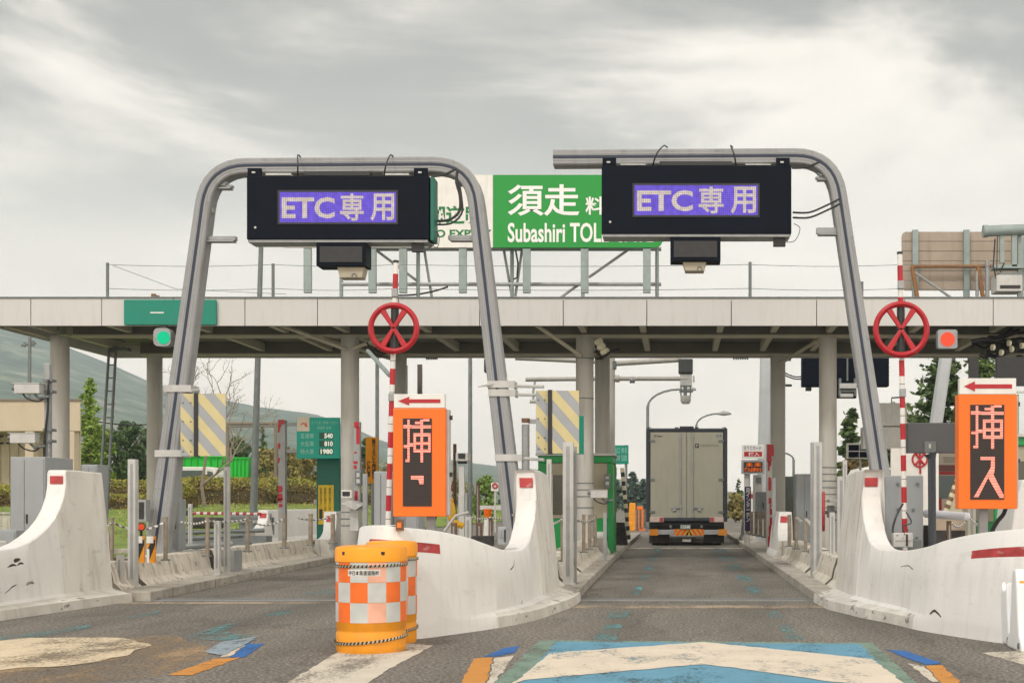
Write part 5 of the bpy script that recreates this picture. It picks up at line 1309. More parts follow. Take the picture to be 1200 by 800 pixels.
chain(P(1150,616,17.6), P(1134,604,17.6), .03, 'white chain reaching the post of the right orange panel')
post(1138,590,650,9,18.0,'wide pale post left of the right orange panel stand', m=beam_m)
# red round no entry style sign
Y = 24
root = thing('round_sign', 'white board with a round red crossed symbol behind the dark post', 'sign', (PX(1078,Y),Y,.13))
g = MB(); g.box(PX(1044,Y),PX(1100,Y),Y,Y+.05,.9,PZ(525,Y)); g.build('board', white_paint, root)
g = MB(); c = P(1078,538,Y-.02); g.ring(c, 8.6*Y/K, .017, 36, 6)
for a, b in (((1073,531),(1078,538)),((1083,531),(1078,538)),((1078,538),(1072,545)),((1078,538),(1084,545)),((1078,531),(1078,545)),((1078.5,547),(1078.5,555))): g.tube([P(*a,Y-.02),P(*b,Y-.02)], .018, 6)
g.build('symbol', red_paint, root)
# pale boxes on mast
Y = 30
root = thing('signal_box_stack', 'two stacked pale boxes behind the right gantry leg', 'sign', (PX(1038,Y),Y,.13))
g = MB(); g.pb(1016,1063,472,499,Y,.35); g.build('box', steel_l, root, bevel=.012)
g = MB(); g.pb(1011,1062,500,526,Y-.05,.4); g.build('box', steel_l, root, bevel=.012)
g = MB(); g.pb(1018,1040,526.5,533,Y,.2); g.box(PX(1036,Y),PX(1040,Y),Y+.1,Y+.25,.13,PZ(533,Y)); g.build('post', steel, root)
g = MB(); g.tube([P(1045,472,Y),P(1045,466,Y),P(1060,465,Y),P(1060,472,Y)], .02, 6); g.build('rail', steel_d, root)
# solar panel style board
Y = 40
root = thing('dark_panel_sign', 'small dark two-by-two panel in a pale frame on a post', 'panel', (PX(1005,Y),Y,0))
g = MB(); g.pb(992,1026,519,537,Y,.08); g.build('frame', steel_l, root)
for a in (994.5,1007.5):
    for b in (521,529): g = MB(); g.pb(a,a+12,b,b+6.8,Y-.01,.01); g.build('pane', navy, root)
g = MB(); g.box(PX(1008,Y),PX(1010,Y),Y+.1,Y+.2,0,PZ(537,Y)); g.build('post', steel, root)

# far gantry with dark signboard
Y = 38.5
root = thing('rear_gantry', 'rear gantry with a dark signboard and splayed leg beyond the canopy', 'gantry', (PX(1000,Y),Y,.13))
def yxz(px, py): return (PX(px,Y), PZ(py,Y))
pts = arch([yxz(893,634), yxz(899,393), yxz(1113,393), yxz(1078,634)], .6)
g = MB(); g.sweep(pts, [.36]*len(pts), Y, Y+.3, 0, .05); g.build('frame', M('pale_gantry_metal', (.5,.53,.55), .45, .2, .08, 3), root)
g = MB(); g.pb(940,1042,416,452.5,Y-.5,.4); g.pb(980,1004,452,466,Y-.45,.3); g.build('signboard', navy, root, bevel=.02)
g = MB(); g.pb(944.5,951,453,457.5,Y-.4,.2); g.pb(917,927,420.5,422.5,Y-.3,.1); g.pb(917,928,450,452.5,Y-.3,.1); g.build('bracket', black, root)
g = MB(); g.tube(cat3([P(916,435,Y-.3),P(930,441,Y-.3),P(941,441,Y-.3)],5), .02, 6); g.tube(cat3([P(916,438,Y-.3),P(930,443.5,Y-.3),P(941,444,Y-.3)],5), .02, 6); g.build('cable', black, root)
g = MB(); Yc = Y-.9; g.pb(984,1004,449,455,Yc,.25); g.pb(985,1000,461,465,Yc,.25); g.pb(983,986,443,464,Yc+.05,.1,1); g.pb(1001,1004,443,464,Yc+.05,.1,1); g.tube([P(986,458,Yc+.1),P(1001,458,Yc+.1)], .05, 8, 1); g.tube([P(993,446,Yc+.1),P(993,410,Yc+.1)], .03, 6, 1); g.build('camera', [steel_l, steel_d], root, bevel=.01)

# lamps and hanging bits at girders
root = thing('floodlight_cluster', 'cluster of small floodlights and cables under the canopy right of the middle column', 'lamp', P(704,410,28.3))
for a, b in (((699,401),(704,399)),((702,407),(707,405)),((706,413),(712,411))): MB().tube([P(*a,28.3),P(*b,28.2)], .07, 10).build('floodlight', M('pale_lamp_glass', (.8,.78,.6), .2), root)
MB().pb(697,703,404,408,28.4,.1).build('bracket', black, root); MB().tube(cat3([P(698,411,28.3),P(706,418,28.2),P(716,412,28.2),P(726,409,28.3)],5), .03, 6).build('cable', black, root)
root = thing('floodlight_cluster', 'tangle of dark cables and small floodlights under the canopy at the right edge', 'lamp', P(1175,410,28)); rn = random.Random(5)
for k in range(9):
    p0 = P(1138+rn.random()*30, 400+rn.random()*16, 27.8+rn.random()*.5); pts = [p0]
    for j in range(6): pts.append(pts[-1]+Vector((rn.uniform(.05,.28), rn.uniform(-.05,.05), rn.uniform(-.1,.1))))
    MB().tube(cat3(pts, 4), rn.uniform(.02,.055), 7).build('cable', black, root)
for px, py in ((1162,407),(1181,402),(1196,405),(1184,409),(1172,413)): a = P(px,py,27.7); MB().tube([a+Vector((.16,.1,.05)), a+Vector((.05,0,0))], .09, 10).build('floodlight', black, root); MB().tube([a+Vector((.05,-.005,0)), a+Vector((.0,-.02,0))], .07, 10).build('lens', MATS['pale_lamp_glass'], root)
one('cable', 'curly cable bundle under the canopy beside the left red wheel', 'cable', MB().tube(cat3([P(437,398,28.4),P(442,406,28.3),P(436,412,28.3),P(446,416,28.3),P(456,412,28.3),P(466,414,28.3)],5), .025, 6).tube(cat3([P(430,401,28.3),P(440,416,28.3),P(455,418,28.3)],5), .02, 6), tar)
one('support_strut', 'thin green-grey strut slanting down to the striped pole', 'strut', MB().tube([P(431,411,20),P(457,440,16.2)], .03, 6), green_steel)
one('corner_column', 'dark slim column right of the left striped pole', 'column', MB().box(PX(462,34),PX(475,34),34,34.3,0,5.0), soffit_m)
one('pipe_column', 'slim brownish pipe column under the canopy beside the dark slim one', 'column', MB().box(PX(489,34),PX(494,34),34,34.12,.1,5.0), M('brown_pipe', (.17,.14,.13), .6, .1))
g = MB()
for px in (612,505,700,830): g.add([(0,0,0),(.01,0,0),(0,0,.01)], [(0,1,2)]) if False else None
for k, (a, b) in enumerate(((500,512),(690,706),(860,876))):
    mbk = MB()
    for j in range(7): c = P(a+(b-a)*j/6, 418.5, 32.2); mbk.tube([c, c-Vector((0,0,.06))], .02, 6)
    one('hook_row', ['left','middle','right'][k]+' row of small dark hooks under the rear canopy edge', 'hook', mbk, tar, 'rows of small hooks under the canopy')

# middle rear clutter
Y = 33
g = MB(); g.tube([P(533,520,Y),(PX(533,Y),Y,.13)], .045, 8)
one('thin_pole', 'thin bare pole just left of the hooded camera post', 'pole', g, rust)
one('thin_pole', 'short red and white pole low left of the hooded camera post', 'pole', MB().tube([P(527,556,25),(PX(526,25),25,.13)], .045, 8).tube([P(527,568,25),P(527,575,25)], .047, 8, 1).tube([P(527,590,25),P(526.6,597,25)], .047, 8, 1), [steel_l, red_worn])
g = MB(); yl = M('yellow_hose', (.75,.42,.02), .5)
g.tube(cat3([P(525,587,24),P(529,590,24),P(531,600,24),P(528,607,24),P(534,612,24)],5), .05, 8); g.tube([P(531,612,24),P(543,616,24)], .06, 8); g.tube([P(524,586,24),P(531,586,24)], .04, 8)
one('yellow_hose', 'yellow hose loops behind the middle nose', 'hose', g, yl)
one('grey_bracket_rod', 'slanting pale rod beside the yellow hose', 'rod', MB().tube([P(521,622,23),P(534,604,23),P(549,600,23)], .03, 6), steel_l)
post(549,605,640,7,22,'short stout pale post behind the middle nose'); post(575,606,640,4.5,23,'thin brown post below the orange cone, middle island', m=rust)
post(543,578,645,11,29,'broad grey cabinet-like post behind the hooded camera', m=cabinet_m)
post(532,612,650,6,21,'brown stub post near the yellow hose', m=rust); post(562,612,645,6,21.5,'brown stub post left of the thin brown one', m=rust)
one('dark_box', 'low black box on the ground behind the middle nose', 'box', MB().pb(552,575,628,640,21,.4), tar)
chain(P(575,606,23), P(549,604,22), .04, 'chain between short posts behind the middle nose'); chain(P(604,602,20), P(575,606,23), .04, 'chain reaching the arch leg behind the middle nose')
Y = 60
root = thing('guard_rail', 'white guard rail behind the orange cone in the middle distance', 'guard rail', (PX(575,Y),Y,0))
g = MB(); g.pb(560,612,592,597,Y,.06); g.build('beam', steel_l, root)
for px in (563,580,597,610): g = MB(); g.pb(px-.8,px+.8,594,618,Y+.07,.08); g.build('post', steel_d, root)
root = thing('traffic_cone', 'orange and white drum-like cone behind the middle nose', 'cone', (PX(571.5,40),40,0))
g = MB(); x = PX(571.5,40); g.tube([(x,40,PZ(606,40)),(x,40,PZ(596,40))], [.1,.14], 14); g.tube([(x,40,0),(x,40,PZ(606.2,40))], [.16,.1], 14, 1); g.build('body', [orange, white_paint], root)
root = thing('traffic_sign', 'small square sign with round red symbol before the light green tree', 'sign', (PX(579.5,58),58,0))
g = MB(); g.pb(575.5,584,565.5,575,58,.04); g.build('plate', white_paint, root)
g = MB(); g.ring(P(580,569,57.97), .1, .04, 20, 6); g.build('symbol', red_worn, root)
g = MB(); g.tube([(PX(580,58),58.06,0),(PX(580,58),58.06,PZ(575,58))], .04, 6); g.build('post', steel_l, root)
for k, (px, w, y0, c) in enumerate(((741,9,589,amber),(750,9,593,orange),(572,9,600,orange))):
    if k == 2: continue
    Y = 62; one('work_barrier', ['amber','orange'][k]+' plastic work barrier on the road left of the truck', 'barrier', MB().prism([(PX(px-w/2,Y),0),(PX(px+w/2,Y),0),(PX(px+w/2-1,Y),PZ(y0,Y)),(PX(px-w/2+1,Y),PZ(y0,Y))], Y, Y+.3).pb(px-w/2-.5,px+w/2+.5,612,622,Y-.05,.4), c, 'plastic work barriers near the truck', .03)
# hoop arrangement left tall poles
def lamp_post(label, px, ytop, Y, arm, lens=True, r=.07, group='curved street lamps'):
    root = thing('street_lamp', label, 'street lamp', (PX(px,Y),Y,0), group)
    x = PX(px,Y); zt = PZ(ytop,Y); xe = PX(px+arm,Y); w = xe-x
    pts = [(x,Y,0),(x,Y,zt-abs(w)*.55)]+[(x+w*(1-math.cos(R(90*k/6))), Y, zt-abs(w)*.55+abs(w)*.55*math.sin(R(90*k/6))) for k in range(1,7)]
    g = MB(); g.tube(pts, [r*1.2, r]+[r*.7]*6, 8); g.build('pole', steel_d, root)
    if lens: g = MB(); g.tube([(xe-.05*(1 if w>0 else -1),Y,zt),(xe+.3*(1 if w>0 else -1),Y,zt+.02),(xe+.75*(1 if w>0 else -1),Y,zt)], [.07,.15,.06], 8); g.build('lamp_head', steel, root)
lamp_post('curved street lamp rising behind the left side of the truck', 759, 456, 60, 38)
lamp_post('street lamp with bright head above the right side of the truck', 816, 484.5, 75, 26)
lamp_post('thin street lamp right of the peeling red column', 930, 530, 80, -16, False, .08)
lamp_post('slender lamp pole just right of the left orange panel', 551, 417, 45, 6, False, .07)
g = MB(); g.tube([P(306,286,40),(PX(296,40),40,0)], [.07,.12], 10)
one('tall_pole', 'tall dark pole rising above the canopy right of the left gantry leg', 'pole', g, steel_d, 'tall plain poles')
g = MB(); g.tube([P(442,420,42),(PX(442,42),42,0)], .06, 10)
one('tall_pole', 'slender pole between the left-centre column and the striped pole', 'pole', g, steel_d, 'tall plain poles')
g = MB(); g.tube([P(616,497,28),(PX(616,28),28,.13)], .085, 10)
pole_ = one('tall_pole', 'grey pole left of the right striped board, topped by a rusty cap', 'pole', g.tube([P(616,495,28),P(616,490,28)], .09, 10, 1), [steel, rust], 'tall plain poles')
MB().pb(619,629,491,496,28,.08).build('arm', steel, pole_)
# ------------------------------------------------------------------ truck
Y = 39.6
xl, xr = PX(757,Y), PX(852.5,Y)
root = thing('box_truck', 'cream box truck seen from behind, driving out of the lane', 'truck', ((xl+xr)/2, Y, 0))
zt, zb = PZ(501.5,Y), PZ(611,Y)
blk = M('black_truck_frame', (.03,.035,.045), .4, .1, .15, 4)
g = MB(); g.box(xl+.03, xr-.03, Y+.05, Y+9.2, zb+.05, zt-.03); b = g.build('cargo_box', [cream_m], root, bevel=.02)
g = MB(); t = .13
g.box(xl,xl+t,Y,Y+.12,zb,zt); g.box(xr-t,xr,Y,Y+.12,zb,zt); g.box(xl+t,xr-t,Y,Y+.12,zt-.12,zt); g.box(xl+t,xr-t,Y,Y+.12,zb,zb+.12); g.build('rear_frame', blk, root, bevel=.03)
xm = (xl+xr)/2
for k, (a, c) in enumerate(((xl+t+.01, xm-.008), (xm+.008, xr-t-.01))):
    g = MB(); g.box(a, c, Y+.01, Y+.05, zb+.125, zt-.125); d = g.build('door', cream_m, root, bevel=.008)
    g = MB(); s = 1 if k else -1
    for off in (.19,): 
        x = xm+s*off; g.tube([(x,Y-.02,zb+.12),(x,Y-.02,zt-.13)], .02, 8)
        for z in (zb+.2, zb+.45, zt-.25, zt-1.2): g.box(x-.035,x+.035,Y-.03,Y+.01,z-.05,z+.05)
        g.box(x-.02, x+s*.3 if s > 0 else x+.02, Y-.045, Y-.02, zb+.43, zb+.46) if s > 0 else g.box(x-.3, x+.02, Y-.045, Y-.02, zb+.43, zb+.46)
        g.box(x+s*.2-.05, x+s*.2+.05, Y-.04, Y-.01, zb+.34, zb+.42)
    g.build('lock_rod', steel, d)
    for z in (zb+.3, zb+1.3, zb+2.5):
        g = MB(); e = a if k == 0 else c; g.box(e-.03+.0, e+.14, Y-.012, Y+.012, z-.035, z+.035) if k == 0 else g.box(e-.14, e+.03, Y-.012, Y+.012, z-.035, z+.035); g.build('hinge', steel_d, d)
g = MB()
for x in (xl+.1, xl+.95, xm, xr-.95, xr-.1): g.box(x-.06,x+.06,Y-.02,Y+.05,zt+.002,zt+.03)
g.box(xm-.22,xm+.22,Y-.03,Y+.1,zt-.03,zt+.06); g.build('roof_marker', blk, root, bevel=.01)
lt = M('grey_truck_lettering', (.12,.12,.11), .5)
ptext('JTrans', 766,776,509.5,512.5, Y+.006, tar, root, bold=.03); 
g = MB(); g.pb(759.5,761.8,509,511.5,Y+.004,.003); g.pb(814.5,819,519.5,524.5,Y+.004,.003); g.build('logo_mark', tar, root)
ptext('F', 815.5,818,520.5,523.6, Y+.0, cream_m, root, bold=.04); ptext('INNOVATION', 821,842,520.4,523.4, Y+.006, lt, root)
ptext('ＧＳ', 839.5,845.5,509,512, Y+.006, M('blue_lettering', (.02,.1,.3), .5), root, bold=.03)
ptext('www.box.jp', 833,843,596.5,598.5, Y+.006, lt, root) if False else None
g = MB(); zc = .45
g.box(xl+.1,xr-.1,Y+.3,Y+9,.62,zb-.02); g.build('chassis', blk, root)
g = MB(); g.box(xl+.12,xl+.5,Y-.01,Y+.06,PZ(611.8,Y),PZ(604.8,Y)+.0); 
for a in (xl+.12, xr-.55):
    g2 = MB(); g2.box(a, a+.43, Y-.03, Y-.002, PZ(611.5,Y), PZ(605.5,Y)); l = g2.build('tail_lamp', M('pinkish_tail_lens', (.5,.4,.36), .25, 0, .1, 8), root, bevel=.01)
    g2 = MB(); g2.box(a+.3 if a < xm else a+.01, a+.42 if a < xm else a+.13, Y-.036, Y-.031, PZ(611,Y), PZ(606,Y)); g2.build('red_lens', M('dull_red_lens', (.35,.05,.04), .25), l)
g = MB(); z0, z1 = PZ(626.3,Y), PZ(620.5,Y); g.box(xl+.08,xr-.08,Y+.12,Y+.22,z0,z1); g.build('bumper', steel, root, bevel=.015)
for a, c in ((762,771),(791,825),(843,852)):
    pa, pc = PX(a-1,Y), PX(c,Y); g = MB(); g.box(pa,pc,Y+.1,Y+.118,z0-.02,z1+.02); s = g.build('reflective_strip', M('dusty_yellow_strip', (.5,.33,.02), .5) if a == 791 else M('dusty_amber_strip', (.55,.2,.01), .5), root)
    g = MB(); g.keep = True
    if a == 791:
        mid = (pa+pc)/2; hz = z1-z0
        for sg in (-1, 1):
            for k in range(-1, 5):
                u = mid+sg*(.04+k*.15); q = [(u,z0-.018),(u+sg*.075,z0-.018),(u+sg*.075-sg*.13,z1+.018),(u-sg*.13,z1+.018)]
                q = [(min(max(x,pa) if sg > 0 else max(x,pa),pc), z) for x, z in q]
                if (sg > 0 and q[2][0] < mid) or (sg < 0 and q[2][0] > mid): q = [q[0], q[1], (mid, z1+.018-.02) if True else q[2], (mid, z1-.02)]
                g.add([(x,Y+.097,z) for x, z in q], [(0,1,2,3)])
        g.build('red_chevrons', M('red_chevron_sheet', (.75,.06,.02), .4), s)
g = MB(); g.box(xm-.2,xm+.12,Y+.06,Y+.075,PZ(619.5,Y),PZ(614.5,Y)); pl = g.build('number_plate', M('green_white_plate', (.25,.32,.27), .5), root)
text('・12-68', xm-.17, xm+.09, PZ(618.6,Y), PZ(615.6,Y), Y+.055, white_paint, pl, bold=.02)
g = MB(); g.box(xm-.13,xm+.13,Y+.25,Y+.27,PZ(634.5,Y),PZ(631.5,Y)); g.build('chassis_label', white_paint, root)
for sx in (-1, 1):
    for yy in (Y+1.2, Y+2.5, Y+7.4):
        for off in (.98, .70) if yy < Y+5 else (.98,):
            x = xm+sx*off; g = MB(); g.tube([(x-.12,yy,.48),(x+.12,yy,.48)], .48, 28); w = g.build('wheel', M('tyre_rubber', (.015,.015,.016), .85), root, bevel=.03)
            g = MB(); g.tube([(x-.125,yy,.48),(x+.125,yy,.48)], .26, 20); g.build('rim', steel, w)
    g = MB(); x = xm+sx*.85; g.box(x-.32,x+.32,Y+.34,Y+.36,PZ(636.5,Y),zb-.05); g.build('mudflap', tar, root)
    g = MB(); c = P(804+sx*18,616.5,Y+.28); g.disc((c.x,c.z), .045, c.y-.02, c.y); g.build('back_lamp', steel_l, root)
g = MB(); g.box(xm-1.15,xm+1.15,Y+.45,Y+.55,.5,.62); g.build('axle_bar', blk, root)
g = MB(); g.box(xm-1.18,xm+1.18,Y+9.4,Y+11.4,.5,2.75); g.build('cab', cream_m, root, bevel=.12)

# ------------------------------------------------------------------ green containers, van, building
Y = 92
def container(label, x0, x1, y0, y1, Y, d):
    root = thing('container', label, 'container', (PX((x0+x1)/2,Y),Y,0), 'bright green containers beyond the hedge')
    cg = M('vivid_green_container', (.02,.55,.05), .45, 0, .08, 1)
    g = MB(); g.pb(x0,x1,y0,y1,Y,d); g.build('body', cg, root, bevel=.03)
    g = MB(); n = 6
    for k in range(n+1): a = x0+(x1-x0-.8)*k/n; g.pb(a,a+.8,y0+1.5,y1,Y-.12,.1)
    g.pb(x0,x1,y0,y0+1.4,Y-.15,.12); g.build('ribs', cg, root)
container('left plain green container behind the white van', 215,262,534,580,Y,4)
container('right ribbed green container beyond the hedge', 262.5,291,535.5,580,Y-2,4)
Y = 86; root = thing('white_van', 'roof and windows of a white van behind the hedge', 'van', (PX(229,Y),Y,.5))
g = MB(); xa, xb = PX(201,Y), PX(254,Y); zt = PZ(548.5,Y)
g.prism([(xa,.8),(xb,.8),(xb+.02,PZ(556,Y)),(PX(250,Y),zt+.02),(PX(243,Y),zt+.1),(PX(212,Y),zt+.1),(PX(204,Y),zt),(xa,PZ(556,Y))], Y, Y+1.7); g.build('body', white_paint, root, bevel=.06)
g = MB(); g.prism([(PX(205,Y),PZ(560,Y)),(PX(241,Y),PZ(560,Y)),(PX(240,Y),PZ(551,Y)),(PX(208,Y),PZ(551,Y))], Y-.03, Y-.005); g.prism([(PX(243,Y),PZ(560,Y)),(PX(251,Y),PZ(560,Y)),(PX(249,Y),PZ(552.5,Y)),(PX(243,Y),PZ(551.5,Y))], Y-.03, Y-.005); g.build('window', M('grey_glass', (.1,.13,.12), .1), root)
g = MB(); g.tube([(PX(208,Y),Y+.1,.35),(PX(208,Y),Y+.3,.35)], .33, 16); g.tube([(PX(246,Y),Y+.1,.35),(PX(246,Y),Y+.3,.35)], .33, 16); g.build('wheel', MATS['tyre_rubber'], root)
g = MB(); g.pb(240,243.5,556,561,Y-.2,.15); g.build('mirror', black, root)

Y = 70
root = thing('service_building', 'low beige building with flat parapet behind the left columns', 'building', (PX(20,Y),Y,0))
zt = PZ(470,Y)
XA, XB = PX(-260,Y), PX(94,Y); zp = PZ(505,Y)
XC = PX(95,82)
g = MB(); g.slab([(XA,Y),(XB,Y),(XC,Y+12),(XA,Y+12)], zp, zt); g.slab([(XA,Y+2.5),(PX(94,Y+2.5),Y+2.5),(XC,Y+12),(XA,Y+12)], 0, zp-.01)
for a, b in ((80,87),(29,39),(-60,-48)): g.box(PX(a,Y),PX(b,Y),Y+.01,Y+.6,0,zp-.01)
g.build('wall', beige_wall, root, bevel=.02)
g = MB(); g.box(XA-.05,XB+.0,Y-.06,Y+.3,zt+.003,zt+.12); g.build('parapet_cap', M('brown_parapet', (.2,.16,.13), .6), root)
for k in range(6):
    a = -30+k*10.5
    g = MB(); g.pb(a,a+9.6,510,572,Y+2.42,.06); g.build('shutter_panel', M('beige_shutter', (.5,.43,.33), .7, 0, .08, 2, streak=.3), root)
g = MB()
for a in (1,9,3,11): 
    for y in (511,519): c = P(a,y,Y+2.4); g.disc((c.x,c.z), .05, c.y-.1, c.y, 8)
g.build('wall_lights', tar, root)
g = MB(); g.pb(78,85.5,507,575,Y+2.42,.05); g.build('door', M('brown_door', (.2,.15,.1), .6), root)
# kerb / planter at far left and low wall
one('low_wall', 'low pale concrete wall at the far left below the hedge', 'wall', MB().box(PX(-120,40),PX(12,40),40,40.3,0,PZ(602,40)).box(PX(-120,40),PX(12,40),39.96,40.34,PZ(602,40)+.002,PZ(602,40)+.06), raw_conc)

# right vehicles
Y = 34
root = thing('bus', 'cream vehicle front with red stripes behind the right orange panel', 'bus', (PX(1120,Y),Y,0))
xa, xb = PX(1097,Y), PX(1165,Y)
g = MB(); g.box(xa,xb,Y,Y+7,.35,PZ(529,Y)); g.build('body', M('cream_bus_paint', (.6,.55,.45), .4, 0, .05, 2), root, bevel=.12)
g = MB(); g.pb(1098,1164,544.5,552,Y-.012,.01); g.build('brown_stripe', M('brown_stripe_paint', (.2,.07,.06), .45), root)
g = MB(); g.pb(1098,1164,552.3,556,Y-.013,.01); g.build('red_stripe', red_paint, root)
g = MB(); g.pb(1098,1164,557,584,Y-.014,.012); g.build('windscreen', M('teal_grey_glass', (.06,.11,.11), .1), root, bevel=.01)
g = MB(); g.pb(1106,1122,535,542,Y-.012,.01); g.build('destination_window', M('beige_glass', (.3,.27,.22), .2), root)
g = MB(); g.pb(1098,1103.5,584,606,Y-.03,.02); g.build('red_corner', red_paint, root)
for a in (1104, 1155): g = MB(); c = P(a,612,Y-.02); g.disc((c.x,c.z), .11, c.y-.03, c.y); g.build('headlight', steel_l, root)
for a in (1101, 1158): g = MB(); x = PX(a,Y); g.tube([(x-.12,Y+1.2,.45),(x+.12,Y+1.2,.45)], .45, 20); g.build('wheel', MATS['tyre_rubber'], root)
Y = 52
root = thing('white_car', 'white vehicle front corner behind the right crash barrier tower', 'car', (PX(1025,Y),Y,0))
xa, xb = PX(1002,Y), PX(1054,Y)
g = MB(); g.prism([(xa,.35),(xb,.35),(xb,PZ(560,Y)),(xb-.2,PZ(548,Y)),(xa+.35,PZ(547,Y)),(xa+.12,PZ(560,Y)),(xa,PZ(572,Y))], Y, Y+4); g.build('body', white_paint, root, bevel=.08)
g = MB(); g.prism([(xa+.2,PZ(563,Y)),(xb-.15,PZ(563,Y)),(xb-.3,PZ(550,Y)),(xa+.42,PZ(550,Y))], Y-.02, Y-.003); g.build('windscreen', MATS['grey_glass'], root)
g = MB()
for a in (1006.5, 1049): c = P(a,573,Y-.02); g = MB(); g.disc((c.x,c.z), .12, c.y-.02, c.y); g.build('headlight', MATS['grey_glass'], root)
for a in (1007, 1049): g = MB(); x = PX(a,Y); g.tube([(x-.1,Y+.8,.33),(x+.1,Y+.8,.33)], .33, 18); g.build('wheel', MATS['tyre_rubber'], root)
one('machine_unit', 'dark rusty machinery unit between the slim post and the right crash barrier', 'machine', MB().pb(1000,1012,573,582,24,.4,1).pb(998,1010,582,600,24.1,.3).pb(1000,1008,604,612,24,.3).tube([P(1004,600,24),P(1003,640,24)], .05, 6).pb(999,1006,618,628,23.9,.3), [tar, rust], None, .02)
# slanting dotted bar right
g = MB(); a, b = P(1123,560,20), P(1108,600,20)
for j in range(9): g.tube([a.lerp(b,j/9), a.lerp(b,(j+1)/9)], .045, 8, j%2, caps=False)
one('striped_bar', 'slanting dotted bar in front of the bus, right of the dark post', 'barrier arm', g, [M('cream_bar', (.6,.55,.38), .6), rust], 'dotted barrier bars behind the booth')
one('cream_cover', 'triangular cream cover panel in front of the bus', 'panel', MB().prism([(PX(1106,20.5),PZ(604,20.5)),(PX(1128,20.5),PZ(604,20.5)),(PX(1128,20.5),PZ(560,20.5)),(PX(1122,20.5),PZ(566,20.5))], 20.5, 20.6), M('cream_cover_sheet', (.45,.42,.3), .7), None, .01)
one('beige_low_wall', 'low beige wall with dark base behind the white plastic tube', 'wall', MB().pb(1095,1130,606,621,21,.2).pb(1094,1131,621.3,640,20.9,.3,1), [M('beige_low_wall_paint', (.45,.36,.27), .8), tar])
one('cone_barrier', 'large white tapered barrier right of the right panel stand', 'barrier', MB().prism([(PX(1176,16.5),.13),(PX(1230,16.5),.13),(PX(1226,16.5),PZ(560,16.5)),(PX(1198,16.5),PZ(562,16.5)),(PX(1190,16.5),PZ(590,16.5))], 16.5, 17.4), white_conc, None, .03)

# utility poles far left
root = thing('utility_pole', 'thin utility pole with cross arm in front of the far mountain', 'pole', (PX(34,110),110,0))
g = MB(); g.tube([(PX(33,110),110,0), P(35,395,110)], [.2,.14], 8); g.build('pole', steel_d, root)
g = MB(); g.tube([P(25,405,110),P(42,402,110)], .1, 6); g.tube([P(29,401,110),P(29,407,110)], .12, 6); g.tube([P(39,399,110),P(39,406,110)], .12, 6); g.build('cross_arm', steel_d, root)
root = thing('goal_frame', 'brown pipe frame standing before the trees left of the tall pole', 'frame', (PX(295,75),75,.9))
g = MB(); Y = 75
for px in (267, 323): g.tube([(PX(px,Y),Y,.5), P(px,496,Y)], .1, 8)
g.tube([P(265,496,Y),P(325,496,Y)], .1, 8); g.tube([P(266,499.5,Y),P(324,499.5,Y)], .05, 8); g.build('frame', M('brown_frame_steel', (.2,.17,.13), .7), root)
one('power_line', 'thin horizontal line in front of the trees right of the larch', 'wire', MB().tube(sag(P(96,490,90),P(212,492,90),.4), .05, 5), tar)
one('low_fence_pole', 'low dark pipe rail at the left of the goal frame', 'rail', MB().tube([P(200,491.5,82),P(214,491.5,82)], .06, 6).tube([(PX(204,82),82,.5),P(204,491.5,82)], .05, 6), tar)

# ------------------------------------------------------------------ vegetation
def leaves(mb, pts_fn, n, size, rn, flat=0.):
    for _ in range(n):
        c = pts_fn(rn); s = size*(.5+rn.random()); u = Vector((rn.gauss(0,1), rn.gauss(0,1), rn.gauss(0,1)*(1-flat))).normalized(); w = u.orthogonal().normalized()
        w = (w*math.cos(rn.random()*6)+u.cross(w)*math.sin(rn.random()*6)); 
        o = len(mb.v); mb.v += [c-u*s, c+w*s*.5, c+u*s, c-w*s*.5]; mb.f.append([o,o+1,o+2,o+3]); mb.m.append(0); mb.sm.append(False)
def broad(label, px, Y, ytop, wpx, base, lm, dens=2600, seed=1, name='tree', group=None, size=.16, trunk=True, sh=1.):
    rn = random.Random(seed); x = PX(px,Y); zt = PZ(ytop,Y); w = wpx*Y/K/2; h = zt-base
    root = thing(name, label, 'tree', (x,Y,base), group)
    g = MB()
    if trunk:
        g.tube([(x,Y,base),(x+rn.uniform(-.1,.1),Y,base+h*.35),(x,Y,base+h*.8)], [h*.035,h*.025,h*.008], 8)
        for k in range(7): a = rn.random()*6.28; q = base+h*(.25+.07*k); g.tube([(x,Y,q),(x+math.cos(a)*w*.6,Y+math.sin(a)*w*.6,q+h*.22)], [h*.014,h*.004], 5)
        g.build('trunk', M('bark', (.12,.09,.065), .9, 0, .3, 8), root)
    cl = []
    for k in range(26):
        a = rn.random()*6.28; t = rn.random(); rr = w*math.sqrt(rn.random())*.8*math.sqrt(max(.06, 1-(t*.95)**2)); cl.append((Vector((x+math.cos(a)*rr, Y+math.sin(a)*rr*.8, base+h*(.18+.72*t))), w*(.2+.2*rn.random())))
    g = MB(); g.keep = True
    def pf(r):
        c, q = cl[int(r.random()*len(cl))]; d = Vector((r.gauss(0,1), r.gauss(0,1), r.gauss(0,.8))).normalized()*q*(r.random()**.35)
        return c+d
    leaves(g, pf, dens, size, rn); g.build('crown', lm, root)
    return root
